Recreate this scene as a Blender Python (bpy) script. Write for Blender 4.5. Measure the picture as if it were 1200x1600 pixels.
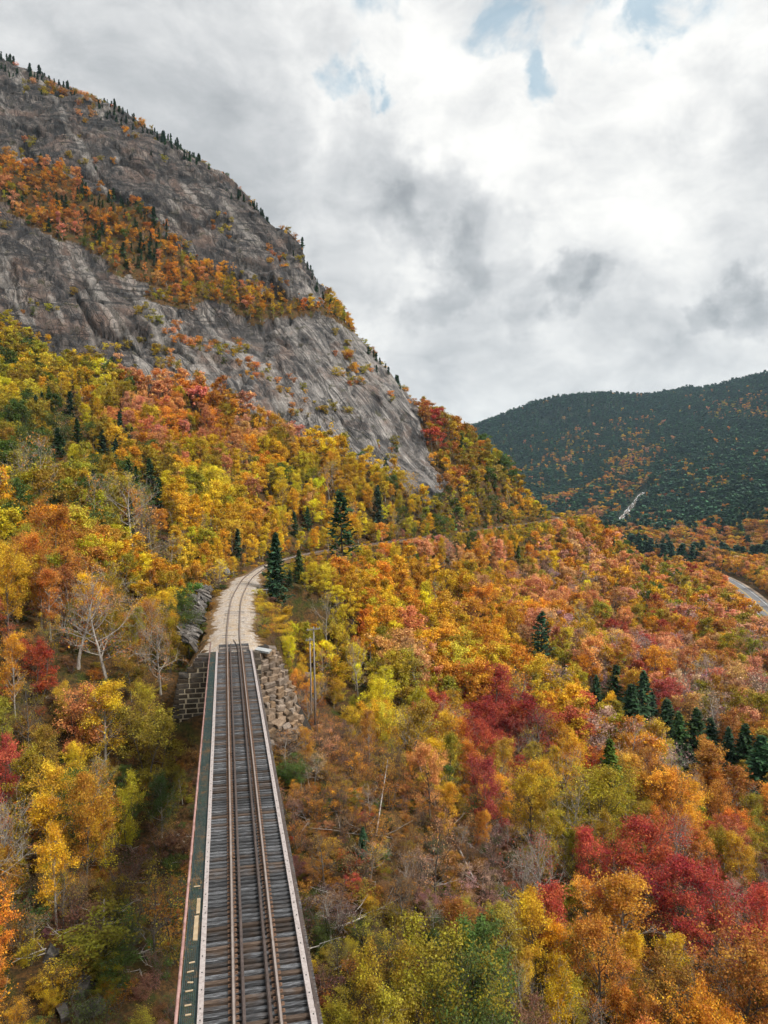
import bpy, bmesh, math, random
import numpy as np
from mathutils import Vector, Matrix

for _o in list(bpy.data.objects):
    bpy.data.objects.remove(_o, do_unlink=True)
scene = bpy.context.scene
COL = scene.collection
PI = math.pi

# ------------------------------------------------------------------ camera
CAM_H = 17.40
FPX = 1111.0                      # focal length in pixels of a 1200 x 1600 frame
PITCH = math.radians(1.62)
cam_data = bpy.data.cameras.new("camera")
cam_data.sensor_fit = 'VERTICAL'
cam_data.sensor_height = 24.0
cam_data.lens = 24.0 * FPX / 1600.0
cam_data.clip_start = 0.5
cam_data.clip_end = 9000.0
cam = bpy.data.objects.new("camera", cam_data)
COL.objects.link(cam)
cam.location = (0, 0, CAM_H)
cam.rotation_euler = (PI / 2 - PITCH, 0, 0)
scene.camera = cam

# ------------------------------------------------------------------ light
SUN_EL, SUN_AZ = 48.0, 118.0      # azimuth measured clockwise from the view direction (+Y)
sun_data = bpy.data.lights.new("sun", 'SUN')
sun_data.energy = 3.6
sun_data.angle = math.radians(20)
sun_data.color = (1.0, 0.95, 0.88)
sun = bpy.data.objects.new("sun", sun_data)
COL.objects.link(sun)
_sd = Vector((math.sin(math.radians(SUN_AZ)) * math.cos(math.radians(SUN_EL)),
              math.cos(math.radians(SUN_AZ)) * math.cos(math.radians(SUN_EL)),
              math.sin(math.radians(SUN_EL))))
sun.rotation_euler = _sd.to_track_quat('Z', 'Y').to_euler()
sun.location = (60, -40, 160)

scene.view_settings.view_transform = 'Standard'
scene.view_settings.look = 'None'
scene.view_settings.gamma = 1.0
scene.view_settings.exposure = 0.50
scene.view_settings.use_curve_mapping = False
scene.cycles.max_bounces = 4
scene.cycles.diffuse_bounces = 2
scene.cycles.transmission_bounces = 3
scene.cycles.glossy_bounces = 2
scene.cycles.use_adaptive_sampling = True
scene.cycles.adaptive_threshold = 0.035

# ------------------------------------------------------------------ pixel helpers (authoring only: they give 3-D points)
CP, SP = math.cos(PITCH), math.sin(PITCH)

def pdir(px, py):
    a = (px - 600.0) / FPX
    b = (800.0 - py) / FPX
    return (a, CP + b * SP, -SP + b * CP)

def P(px, py, Y):
    if Y < 700:
        Y = Y * float(np.interp(Y, [20, 65, 160, 430, 700], [1.04, 1.105, 1.12, 1.12, 1.0]))
    d = pdir(px, py)
    t = Y / d[1]
    return (d[0] * t, Y, CAM_H + d[2] * t)

def PZ(px, py, z=0.0):
    d = pdir(px, py)
    t = (z - CAM_H) / d[2]
    return (d[0] * t, d[1] * t, z)

def project(x, y, z):
    dz = z - CAM_H
    depth = y * CP - dz * SP
    up = y * SP + dz * CP
    depth = np.maximum(depth, 0.1)
    return 600 + FPX * x / depth, 800 - FPX * up / depth, depth

# ------------------------------------------------------------------ sky: broken cloud over a physical blue sky
world = bpy.data.worlds.new("World")
scene.world = world
world.use_nodes = True

def build_sky():
    nt = world.node_tree
    N, L = nt.nodes, nt.links
    N.clear()
    def n(t, **k):
        x = N.new(t)
        for a, b in k.items():
            setattr(x, a, b)
        return x
    def val(sock, v):
        sock.default_value = v
    def math_(op, a, b=None, c=None, clamp=False):
        x = n('ShaderNodeMath', operation=op, use_clamp=clamp)
        for i, s in enumerate((a, b, c)):
            if s is None:
                continue
            if isinstance(s, (int, float)):
                x.inputs[i].default_value = s
            else:
                L.new(s, x.inputs[i])
        return x.outputs[0]
    def vmath(op, a, b=None, scale=None):
        x = n('ShaderNodeVectorMath', operation=op)
        for i, s in enumerate((a, b)):
            if s is None:
                continue
            if isinstance(s, tuple):
                x.inputs[i].default_value = s
            else:
                L.new(s, x.inputs[i])
        if scale is not None:
            if isinstance(scale, (int, float)):
                x.inputs['Scale'].default_value = scale
            else:
                L.new(scale, x.inputs['Scale'])
        return x.outputs['Value'] if op in ('DOT_PRODUCT', 'LENGTH') else x.outputs[0]
    def smooth(v, lo, hi, tlo=0.0, thi=1.0):
        x = n('ShaderNodeMapRange', interpolation_type='SMOOTHSTEP')
        L.new(v, x.inputs[0])
        for i, q in enumerate((lo, hi, tlo, thi)):
            x.inputs[i + 1].default_value = q
        return x.outputs[0]
    def noise(vec, scale, detail, rough=0.55, dist=0.0, w=None):
        x = n('ShaderNodeTexNoise', noise_dimensions='3D')
        x.inputs['Scale'].default_value = scale
        x.inputs['Detail'].default_value = detail
        x.inputs['Roughness'].default_value = rough
        x.inputs['Distortion'].default_value = dist
        L.new(vec, x.inputs['Vector'])
        return x
    tc = n('ShaderNodeTexCoord')
    d = vmath('NORMALIZE', tc.outputs['Generated'])
    sep = n('ShaderNodeSeparateXYZ'); L.new(d, sep.inputs[0])
    z = math_('MAXIMUM', sep.outputs[2], 0.0)
    # cloud deck coordinates: direction projected onto a flat layer
    zz = math_('ADD', z, 0.13)
    inv = math_('DIVIDE', 1.0, zz)
    v = vmath('SCALE', d, None, inv)
    flat = vmath('MULTIPLY', v, (1.0, 1.0, 0.25))
    # ragged edges: warp directions with noise
    def swirl(vec, scale, detail, amt, rough=.6):
        w = noise(vec, scale, detail, rough)
        return vmath('SCALE', vmath('SUBTRACT', w.outputs['Color'], (0.5, 0.5, 0.5)), None, amt)
    sw1 = swirl(d, 5.0, 2.0, 0.12)
    dw = vmath('ADD', d, sw1)
    dw = vmath('ADD', dw, swirl(d, 15.0, 2.0, 0.085))
    dw = vmath('NORMALIZE', vmath('ADD', dw, swirl(d, 46.0, 3.0, 0.038, .65)))

    def blob(px, py, rpx, soft=0.75):
        c = Vector(pdir(px, py)).normalized()
        r = math.atan(rpx / FPX)
        dt = vmath('DOT_PRODUCT', dw, tuple(c))
        return smooth(dt, math.cos(r), math.cos(r * (1 - soft)))
    def total(bl):
        acc = None
        for (b, amt) in bl:
            o = math_('MULTIPLY', blob(*b), amt)
            acc = o if acc is None else math_('ADD', acc, o)
        return acc

    stretch = vmath('MULTIPLY', d, (1.0, 1.0, 1.9))
    big = noise(flat, 0.9, 5.0, 0.55, 0.3).outputs['Fac']
    puff = noise(vmath('ADD', stretch, sw1), 7.0, 7.0, 0.62, 0.0).outputs['Fac']
    wisp = noise(vmath('ADD', d, sw1), 17.0, 6.0, 0.62, 0.0).outputs['Fac']
    # thick, grey parts of the deck
    dark = total([
        ((120, 150, 330), .42), ((330, 250, 230), .40), ((420, 380, 170), .42),
        ((592, 250, 98), .78), ((700, 315, 75), .72), ((640, 335, 62), .62), ((770, 380, 72), .62), ((720, 405, 55), .6),
        ((885, 462, 50), .8), ((930, 462, 40), .55), ((820, 477, 50), .55), ((668, 472, 52), .6),
        ((1165, 466, 52), .58), ((1110, 486, 36), .6), ((1215, 445, 60), .6),
        ((720, 535, 120), .34), ((560, 420, 90), .30), ((930, 565, 170), .28), ((1120, 560, 150), .22),
    ])
    light = total([
        ((640, 90, 110), .7), ((560, 200, 90), .7), ((760, 190, 130), .4), ((860, 300, 150), .45), ((1030, 290, 130), .4), ((660, 390, 60), .4),
        ((960, 100, 110), .4), ((1120, 100, 120), .3), ((1000, 400, 120), .4),
    ])
    # holes through which the blue shows
    hole = total([
        ((530, 125, 46), .95), ((585, 150, 38), .9), ((622, 152, 30), .9), ((555, 60, 40), .55), ((795, 45, 46), .65), ((850, 95, 38), .7), ((862, 150, 36), .95),
        ((1005, 65, 46), .65), ((1040, 10, 48), .6), ((605, 15, 40), .6), ((930, 15, 40), .4), ((950, 255, 36), .35),
        ((760, -130, 220), .6), ((1100, -220, 240), .6), ((300, -280, 150), .5),
    ])
    b0 = math_('MULTIPLY_ADD', math_('SUBTRACT', big, 0.5), 0.34, 0.745)
    b0 = math_('ADD', b0, math_('MULTIPLY', math_('SUBTRACT', puff, 0.5), 0.85))
    b0 = math_('ADD', b0, math_('MULTIPLY', math_('SUBTRACT', wisp, 0.5), 0.34))
    b0 = math_('ADD', b0, math_('MULTIPLY', light, 0.16))
    dk = math_('MULTIPLY', dark, math_('MULTIPLY_ADD', math_('SUBTRACT', wisp, 0.5), 0.9, 0.95))
    bright = math_('SUBTRACT', b0, math_('MULTIPLY', dk, 0.34))
    ramp = n('ShaderNodeValToRGB')
    L.new(bright, ramp.inputs[0])
    cr = ramp.color_ramp
    cr.interpolation = 'B_SPLINE'
    cr.elements[0].position = 0.0; cr.elements[0].color = (0.20, 0.215, 0.23, 1)
    cr.elements[1].position = 1.0; cr.elements[1].color = (0.80, 0.79, 0.76, 1)
    for p_, c_ in ((.30, (0.30, 0.315, 0.33, 1)), (.50, (0.42, 0.432, 0.445, 1)), (.68, (0.56, 0.565, 0.568, 1)), (.84, (0.69, 0.688, 0.675, 1))):
        e = cr.elements.new(p_); e.color = c_
    hm = math_('MULTIPLY', hole, math_('MULTIPLY_ADD', math_('SUBTRACT', wisp, 0.5), 3.2, 0.80))
    hm = smooth(hm, 0.34, 1.45, 0.0, 0.58)
    sky = n('ShaderNodeTexSky', sky_type='NISHITA')
    sky.sun_disc = False
    sky.sun_elevation = math.radians(SUN_EL)
    sky.sun_rotation = math.radians(SUN_AZ)
    sky.altitude = 400
    sky.air_density = 1.0
    sky.dust_density = 1.5
    sky.ozone_density = 1.6
    bg1 = n('ShaderNodeBackground'); L.new(vmath('MULTIPLY', sky.outputs[0], (0.74, 1.08, 0.90)), bg1.inputs[0]); bg1.inputs[1].default_value = 0.15
    bg2 = n('ShaderNodeBackground'); L.new(ramp.outputs[0], bg2.inputs[0]); bg2.inputs[1].default_value = 1.0
    mix = n('ShaderNodeMixShader')
    L.new(hm, mix.inputs[0]); L.new(bg2.outputs[0], mix.inputs[1]); L.new(bg1.outputs[0], mix.inputs[2])
    out = n('ShaderNodeOutputWorld')
    L.new(mix.outputs[0], out.inputs[0])
build_sky()
world.cycles.sampling_method = 'MANUAL'
world.cycles.sample_map_resolution = 160

# ------------------------------------------------------------------ small helpers
def tag(o, label=None, cat=None, group=None, kind=None):
    if label: o['label'] = label
    if cat: o['category'] = cat
    if group: o['group'] = group
    if kind: o['kind'] = kind
    return o

def link(o, parent=None):
    COL.objects.link(o)
    if parent is not None:
        o.parent = parent
    return o

def empty(name, loc=(0, 0, 0), rz=0.0):
    o = bpy.data.objects.new(name, None)
    o.empty_display_size = 0.2
    o.location = loc
    o.rotation_euler = (0, 0, rz)
    return link(o)

def mesh_from(name, verts, faces, mat=None, smooth=False):
    me = bpy.data.meshes.new(name)
    if isinstance(verts, np.ndarray):
        nv = len(verts)
        me.vertices.add(nv)
        me.vertices.foreach_set('co', np.asarray(verts, dtype=np.float32).ravel())
        faces = np.asarray(faces, dtype=np.int32)
        nf, k = faces.shape
        me.loops.add(nf * k)
        me.loops.foreach_set('vertex_index', faces.ravel())
        me.polygons.add(nf)
        me.polygons.foreach_set('loop_start', np.arange(0, nf * k, k, dtype=np.int32))
        me.polygons.foreach_set('loop_total', np.full(nf, k, dtype=np.int32))
    else:
        me.from_pydata(verts, [], faces)
    if smooth:
        me.polygons.foreach_set('use_smooth', np.ones(len(me.polygons), dtype=bool))
    if mat is not None:
        for m in (mat if isinstance(mat, (list, tuple)) else [mat]):
            me.materials.append(m)
    me.update(calc_edges=True)
    return me

def obj(name, me, parent=None, loc=None):
    o = bpy.data.objects.new(name, me)
    if loc is not None:
        o.location = loc
    return link(o, parent)

class MB:
    """collects boxes, bars and tubes into one mesh"""
    def __init__(self):
        self.v, self.f, self.m = [], [], []
    def add(self, vs, fs, mi=0):
        b = len(self.v)
        self.v += [tuple(x) for x in vs]
        self.f += [tuple(b + i for i in f) for f in fs]
        self.m += [mi] * len(fs)
    def box(self, c, s, R=None, mi=0, taper=0.0, jit=0.0, rng=None):
        hx, hy, hz = s[0] / 2, s[1] / 2, s[2] / 2
        vs = []
        for sx, sy, sz in ((-1, -1, -1), (1, -1, -1), (1, 1, -1), (-1, 1, -1), (-1, -1, 1), (1, -1, 1), (1, 1, 1), (-1, 1, 1)):
            k = 1 - taper if sz > 0 else 1
            p = Vector((sx * hx * k, sy * hy * k, sz * hz))
            if jit:
                p += Vector((rng.uniform(-jit, jit), rng.uniform(-jit, jit), rng.uniform(-jit, jit)))
            if R is not None:
                p = R @ p
            vs.append((p.x + c[0], p.y + c[1], p.z + c[2]))
        self.add(vs, [(0, 3, 2, 1), (4, 5, 6, 7), (0, 1, 5, 4), (1, 2, 6, 5), (2, 3, 7, 6), (3, 0, 4, 7)], mi)
    def tube(self, pts, rad, sides=5, mi=0, cap=True):
        pts = [Vector(p) for p in pts]
        rings = []
        nrm = None
        for i, p in enumerate(pts):
            t = (pts[min(i + 1, len(pts) - 1)] - pts[max(i - 1, 0)]).normalized()
            a = Vector((0, 0, 1)) if abs(t.z) < 0.9 else Vector((1, 0, 0))
            u = t.cross(a).normalized(); w = t.cross(u)
            r = rad[i] if isinstance(rad, (list, tuple)) else rad
            rings.append([p + (u * math.cos(2 * PI * k / sides) + w * math.sin(2 * PI * k / sides)) * r for k in range(sides)])
        vs = [x for r in rings for x in r]
        fs = []
        for i in range(len(pts) - 1):
            for k in range(sides):
                a, b = i * sides + k, i * sides + (k + 1) % sides
                fs.append((a, b, b + sides, a + sides))
        if cap:
            fs.append(tuple(range(sides))[::-1])
            fs.append(tuple((len(pts) - 1) * sides + k for k in range(sides)))
        self.add(vs, fs, mi)
    def sweep(self, path, prof, mi=0, closed=True):
        """path: list of (pos, right) ; prof: list of (lateral, up)"""
        vs = []
        for (p, rt) in path:
            for (a, b) in prof:
                vs.append((p[0] + rt[0] * a, p[1] + rt[1] * a, p[2] + b))
        k = len(prof)
        fs = []
        for i in range(len(path) - 1):
            for j in range(k if closed else k - 1):
                a, b = i * k + j, i * k + (j + 1) % k
                fs.append((a, b, b + k, a + k))
        if closed:
            fs.append(tuple(range(k))[::-1])
            fs.append(tuple((len(path) - 1) * k + j for j in range(k)))
        self.add(vs, fs, mi)
    def mesh(self, name, mat, smooth=False):
        me = mesh_from(name, self.v, self.f, mat, smooth)
        if any(self.m):
            me.polygons.foreach_set('material_index', np.array(self.m, dtype=np.int32))
        return me
    def build(self, name, mat, parent=None, smooth=False, loc=None):
        return obj(name, self.mesh(name, mat, smooth), parent, loc)

# ------------------------------------------------------------------ numpy noise
def _hash(ix, iy, iz, seed):
    h = (ix.astype(np.uint32) * np.uint32(374761393) + iy.astype(np.uint32) * np.uint32(668265263)
         + iz.astype(np.uint32) * np.uint32(2147483647) + np.uint32((seed * 974711 + 12345) & 0xffffffff))
    h = (h ^ (h >> np.uint32(13))) * np.uint32(1274126177)
    h = h ^ (h >> np.uint32(16))
    h = h * np.uint32(2246822519)
    h = h ^ (h >> np.uint32(15))
    return (h & np.uint32(0xffffff)).astype(np.float64) / float(0xffffff)

def vnoise(p, seed=0):
    """value noise in -1..1 at points p (N,3)"""
    i = np.floor(p).astype(np.int64)
    f = p - i
    u = f * f * f * (f * (f * 6 - 15) + 10)
    r = 0.0
    for dx in (0, 1):
        wx = u[:, 0] if dx else 1 - u[:, 0]
        for dy in (0, 1):
            wy = u[:, 1] if dy else 1 - u[:, 1]
            for dz in (0, 1):
                wz = u[:, 2] if dz else 1 - u[:, 2]
                r = r + wx * wy * wz * _hash(i[:, 0] + dx, i[:, 1] + dy, i[:, 2] + dz, seed)
    return r * 2 - 1

def fbm(p, octaves=4, seed=0, gain=0.5):
    a, s, t = 1.0, 0.0, 0.0
    for o in range(octaves):
        s = s + a * vnoise(p * (2.03 ** o) + 17.3 * o, seed + o)
        t += a
        a *= gain
    return s / t

def sstep(lo, hi, x):
    t = np.clip((x - lo) / (hi - lo), 0, 1)
    return t * t * (3 - 2 * t)

# ------------------------------------------------------------------ materials
def mat_new(name):
    m = bpy.data.materials.new(name)
    m.use_nodes = True
    m.node_tree.nodes.clear()
    return m

class NT:
    def __init__(self, m):
        self.m, self.nt = m, m.node_tree
        self.N, self.L = self.nt.nodes, self.nt.links
    def n(self, t, **k):
        x = self.N.new(t)
        for a, b in k.items():
            setattr(x, a, b)
        return x
    def set(self, sock, v):
        if v is None:
            return
        if isinstance(v, bpy.types.NodeSocket):
            self.L.new(v, sock)
        else:
            sock.default_value = v
    def coord(self, kind='Object'):
        return self.n('ShaderNodeTexCoord').outputs[kind]
    def mapping(self, vec, scale=(1, 1, 1), rot=(0, 0, 0), loc=(0, 0, 0)):
        x = self.n('ShaderNodeMapping')
        self.L.new(vec, x.inputs[0])
        x.inputs['Scale'].default_value = scale
        x.inputs['Rotation'].default_value = rot
        x.inputs['Location'].default_value = loc
        return x.outputs[0]
    def noise(self, vec, scale, detail=4, rough=.55, dist=0.0, out='Fac'):
        x = self.n('ShaderNodeTexNoise')
        if vec is not None:
            self.L.new(vec, x.inputs['Vector'])
        x.inputs['Scale'].default_value = scale
        x.inputs['Detail'].default_value = detail
        x.inputs['Roughness'].default_value = rough
        x.inputs['Distortion'].default_value = dist
        return x.outputs[out]
    def voro(self, vec, scale, feature='F1', out='Distance'):
        x = self.n('ShaderNodeTexVoronoi', feature=feature)
        if vec is not None:
            self.L.new(vec, x.inputs['Vector'])
        x.inputs['Scale'].default_value = scale
        return x.outputs[out]
    def ramp(self, v, stops, interp='LINEAR'):
        x = self.n('ShaderNodeValToRGB')
        self.L.new(v, x.inputs[0])
        cr = x.color_ramp
        cr.interpolation = interp
        while len(cr.elements) < len(stops):
            cr.elements.new(0.5)
        for e, (p, c) in zip(cr.elements, stops):
            e.position = p
            e.color = (c[0], c[1], c[2], 1) if not isinstance(c, (int, float)) else (c, c, c, 1)
        return x.outputs[0]
    def mix(self, f, a, b, blend='MIX'):
        x = self.n('ShaderNodeMix', data_type='RGBA', blend_type=blend)
        self.set(x.inputs[0], f)
        for s, v in ((x.inputs[6], a), (x.inputs[7], b)):
            if isinstance(v, tuple) and len(v) == 3:
                v = (*v, 1)
            self.set(s, v)
        return x.outputs[2]
    def math(self, op, a, b=None, c=None, clamp=False):
        x = self.n('ShaderNodeMath', operation=op, use_clamp=clamp)
        for i, s in enumerate((a, b, c)):
            self.set(x.inputs[i], s)
        return x.outputs[0]
    def range(self, v, lo, hi, a=0.0, b=1.0):
        x = self.n('ShaderNodeMapRange')
        self.L.new(v, x.inputs[0])
        for i, q in enumerate((lo, hi, a, b)):
            x.inputs[i + 1].default_value = q
        return x.outputs[0]
    def bump(self, h, strength=.5, dist=.1, normal=None):
        x = self.n('ShaderNodeBump')
        x.inputs['Strength'].default_value = strength
        x.inputs['Distance'].default_value = dist
        self.L.new(h, x.inputs['Height'])
        if normal is not None:
            self.L.new(normal, x.inputs['Normal'])
        return x.outputs[0]
    def principled(self, color, rough=.8, metallic=0.0, normal=None, spec=0.3):
        x = self.n('ShaderNodeBsdfPrincipled')
        if isinstance(color, tuple) and len(color) == 3:
            color = (*color, 1)
        self.set(x.inputs['Base Color'], color)
        self.set(x.inputs['Roughness'], rough)
        self.set(x.inputs['Metallic'], metallic)
        x.inputs['Specular IOR Level'].default_value = spec
        if normal is not None:
            self.L.new(normal, x.inputs['Normal'])
        return x.outputs[0]
    def out(self, shader):
        o = self.n('ShaderNodeOutputMaterial')
        self.L.new(shader, o.inputs[0])
        return self.m
# ------------------------------------------------------------------ railway alignment
_d = pdir(350.6, 768.6)
AZ = math.atan2(_d[0], _d[1])
TU = np.array([math.sin(AZ), math.cos(AZ)])            # along the bridge
TN = np.array([math.cos(AZ), -math.sin(AZ)])           # to the right of it
T0 = TN * 0.953                                         # track centre line passes here

def track_xy(s, lat=0.0):
    p = T0 + TU * s + TN * lat
    return (float(p[0]), float(p[1]))

_q = np.array(PZ(366.8, 1018, 0)[:2]) - T0
S_END = float(_q @ TU)                                  # far end of the bridge deck
S_START = 9.0

def catmull(pts, step):
    pts = [np.array(p, float) for p in pts]
    out = []
    for i in range(len(pts) - 1):
        p0, p1, p2, p3 = pts[max(i - 1, 0)], pts[i], pts[i + 1], pts[min(i + 2, len(pts) - 1)]
        n = max(2, int(np.linalg.norm(p2 - p1) / step))
        for k in range(n):
            t = k / n
            out.append(.5 * ((2 * p1) + (-p0 + p2) * t + (2 * p0 - 5 * p1 + 4 * p2 - p3) * t * t + (-p0 + 3 * p1 - 3 * p2 + p3) * t ** 3))
    out.append(pts[-1])
    # even spacing
    out = np.array(out)
    d = np.concatenate([[0], np.cumsum(np.linalg.norm(np.diff(out, axis=0), axis=1))])
    m = int(d[-1] / step) + 1
    q = np.linspace(0, d[-1], m)
    return np.stack([np.interp(q, d, out[:, 0]), np.interp(q, d, out[:, 1])], 1)

GRADE = 0.025
Y_END = track_xy(S_END)[1]
def PT(px, py):
    """point on the climbing track formation seen at a pixel"""
    d = pdir(px, py)
    k = -d[2] / d[1]
    Y = (CAM_H + GRADE * Y_END) / (k + GRADE)
    return (d[0] / d[1] * Y, Y)
_tp = [track_xy(S_END), track_xy(S_END + 9)]
for (a, b) in ((367.3, 950), (370.3, 935), (377, 920), (386.5, 905), (400, 893.7), (414, 885.5), (440, 876), (480, 866), (520, 859), (560, 853), (640, 843), (750, 828), (860, 812.5)):
    _tp.append(PT(a, b))
_l = np.array(_tp[-1]); _k = _l - np.array(_tp[-2]); _k /= np.linalg.norm(_k)
_tp += [tuple(_l + np.array([7, 14])), tuple(_l + np.array([5, 40]))]
TRACK = catmull(_tp, 1.0)

def polyline_frame(poly):
    t = np.gradient(poly, axis=0)
    t /= np.linalg.norm(t, axis=1)[:, None]
    return np.stack([t[:, 1], -t[:, 0]], 1), t          # right, tangent

TRACK_R, TRACK_T = polyline_frame(TRACK)
TRACK_Z = GRADE * np.maximum(0, TRACK[:, 1] - Y_END)

def dist_poly(x, y, poly, right, chunk=40000):
    """distance and signed side (right positive), index of the nearest point"""
    n = len(x)
    dd, sd, ix = np.empty(n), np.empty(n), np.empty(n, int)
    for a in range(0, n, chunk):
        q = np.stack([x[a:a + chunk], y[a:a + chunk]], 1)
        D = (q[:, None, 0] - poly[None, :, 0]) ** 2 + (q[:, None, 1] - poly[None, :, 1]) ** 2
        i = D.argmin(1)
        dv = q - poly[i]
        dd[a:a + chunk] = np.sqrt(D[np.arange(len(i)), i])
        sd[a:a + chunk] = (dv * right[i]).sum(1)
        ix[a:a + chunk] = i
    return dd, sd, ix

# valley road
ROAD_Z = -34.0
_rp = [PZ(a, b, ROAD_Z)[:2] for (a, b) in ((1330, 1085), (1255, 1010), (1192, 952), (1160, 923.5), (1133, 906), (1108, 895.5), (1082, 887), (1050, 881.5), (1015, 877))]
_rp.append((_rp[-1][0] - 12, _rp[-1][1] + 80))
_rp.append((_rp[-1][0] + 30, _rp[-1][1] + 160))
ROAD = catmull(_rp, 4.0)
ROAD_R, ROAD_T = polyline_frame(ROAD)

# ------------------------------------------------------------------ terrain: guide points in space, smooth surface through them
MS = 0.84                                               # depth scale of the mountain
CTRL = []
def cp(px, py, Y, canopy=0.0):
    x, y, z = P(px, py, Y)
    CTRL.append((x, y, z - canopy))
def cx(x, y, z):
    CTRL.append((x, y, z))

SKYLINE = [(-420, -60, 500), (-260, 0, 480), (-120, 52, 456), (0, 100, 440), (70, 128, 436), (130, 152, 430), (220, 196, 425), (300, 244, 415), (370, 296, 405), (430, 355, 390), (462, 410, 375),
           (490, 456, 362), (522, 497, 350), (562, 538, 345), (608, 582, 338), (642, 632, 328)]
UP_FOOT = [(-420, 90, 420), (-260, 140, 402), (-120, 190, 388), (0, 228, 372), (100, 262, 362), (200, 298, 356), (270, 350, 350), (320, 408, 346), (400, 447, 345), (480, 458, 352)]
LEDGE = [(-420, 240, 366), (-260, 280, 350), (-120, 310, 338), (0, 338, 330), (100, 392, 322), (200, 446, 318), (280, 488, 315), (400, 500, 325), (480, 508, 335), (530, 518, 341)]
LOW_FOOT = [(-420, 340, 300), (-260, 380, 285), (-120, 430, 277), (0, 482, 272), (100, 552, 268), (200, 582, 264), (300, 594, 266), (380, 612, 268), (440, 640, 270), (500, 675, 272), (560, 706, 272), (620, 742, 270), (672, 757, 268)]
for a in SKYLINE:
    cp(a[0], a[1], a[2] * MS)
for a in UP_FOOT:
    cp(a[0], a[1], a[2] * MS)
for a in LEDGE:
    cp(a[0], a[1], a[2] * MS)
for a in LOW_FOOT:
    cp(a[0], a[1], a[2] * MS)
def mids(A, B, f=0.5, bulge=0.0):
    for (px, py, Y) in A:
        bx = np.array([q[0] for q in B]); 
        if px < bx.min() or px > bx.max():
            continue
        y2 = np.interp(px, bx, [q[1] for q in B]); Y2 = np.interp(px, bx, [q[2] for q in B])
        cp(px, py + (y2 - py) * f, (Y + (Y2 - Y) * f) * MS - bulge)
mids(SKYLINE, UP_FOOT, .5, 4)
mids(LEDGE, LOW_FOOT, .35, 4); mids(LEDGE, LOW_FOOT, .7, 3)
for (a, b, Y) in ((640, 690, 300), (600, 620, 312), (560, 600, 316), (570, 650, 290)):
    cp(a, b, Y * MS)
# the spur right of the slab, wooded
for (a, b, Y) in ((690, 656, 267), (732, 684, 267), (790, 734, 266), (840, 770, 262), (868, 796, 259)):
    cp(a, b, Y, 5)
for (a, b, Y) in ((700, 720, 250), (740, 760, 240), (800, 785, 242), (690, 770, 222)):
    cp(a, b, Y, 5)
# behind the skyline
for (a, b, Y) in SKYLINE[:9]:
    x, y, z = P(a, b, Y * MS); k = 1.28
    cx(x * k - 25, y * k, z + 14)
    cx(x * 1.9 - 60, y * 1.9, z + 20)
for (a, b, Y) in SKYLINE[9:]:
    x, y, z = P(a, b, Y * MS)
    cx(x * 1.1 + 14, y * 1.1 + 30, z - 16)
    cx(x * 1.3 + 30, y * 1.3 + 100, z * .55 - 22)
for (a, b, Y) in ((732, 684, 267), (790, 734, 266), (840, 770, 262)):
    x, y, z = P(a, b, Y)
    cx(x + 18, y + 42, z - 26)
    cx(x + 45, y + 130, z - 60)
cx(94, 308, -6); cx(100, 350, -24)
# forest slope below the cliffs (tree tops, minus a canopy)
for (a, b, Y) in ((0, 560, 190), (0, 640, 150), (0, 720, 118), (-160, 560, 190), (-160, 700, 125), (-160, 860, 80), (130, 650, 172), (120, 760, 112), (60, 860, 76), (250, 660, 186), (240, 760, 130), (200, 850, 98),
                  (350, 690, 186), (340, 770, 150), (470, 720, 196), (450, 790, 166), (580, 770, 196), (560, 810, 180), (680, 800, 202), (760, 810, 214), (100, 960, 66), (0, 960, 64), (210, 950, 86), (270, 880, 108)):
    cp(a, b, Y, 8)
# low ground left of the bridge
for (a, b, Y, c) in ((100, 1130, 60, 7), (0, 1130, 56, 7), (200, 1150, 64, 8), (100, 1270, 52, 5), (200, 1330, 52, 3), (30, 1400, 44, 2), (150, 1500, 42, 0), (60, 1580, 38, 0), (240, 1580, 38, 0), (-150, 1300, 46, 5), (-150, 1000, 58, 8)):
    cp(a, b, Y, c)
for (s, lat, z) in ((S_END + 1.5, -7, -3.5), (S_END - 5, -6, -9.5), (S_END - 10, 0, -13), (S_END - 22, 0, -17), (S_END - 36, 0, -20), (S_END - 52, 0, -20), (S_END - 70, 0, -19), (S_END - 3, 4.5, -10), (S_END - 8, 9, -13), (S_END, 9, -11)):
    x, y = track_xy(s, lat); cx(x, y, z)
# ground right of the bridge and the long slope down to the road
for (a, b, Y, c) in ((480, 1200, 62, 1), (520, 1320, 54, 1), (600, 1250, 60, 2), (560, 1450, 44, 1), (640, 1400, 50, 2), (620, 1570, 37, 6), (760, 1560, 40, 7), (700, 1300, 58, 4), (800, 1330, 56, 6), (900, 1480, 46, 8),
                     (1000, 1420, 52, 8), (1130, 1500, 48, 8), (1180, 1320, 62, 8), (1000, 1250, 72, 8), (860, 1200, 74, 8), (700, 1120, 84, 8), (560, 1090, 86, 7), (540, 1000, 102, 7), (620, 960, 124, 7), (760, 1010, 120, 8),
                     (900, 1080, 110, 8), (1050, 1130, 104, 8), (1180, 1160, 104, 8), (1180, 1060, 146, 8), (1050, 1020, 152, 8), (900, 960, 172, 8), (760, 920, 160, 7), (680, 890, 168, 6), (800, 870, 200, 6), (900, 850, 236, 7),
                     (1000, 900, 232, 7), (1100, 960, 205, 7), (1180, 1000, 196, 7), (960, 845, 285, 7), (1050, 880, 310, 7), (1180, 985, 235, 6), (1100, 930, 290, 6), (1320, 1100, 150, 8), (1320, 1300, 80, 8), (1320, 1500, 52, 8)):
    cp(a, b, Y, c)
for (px, py, Y) in ((500, 930, 118), (570, 880, 150)):
    cp(px, py, Y, 6)
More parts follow.
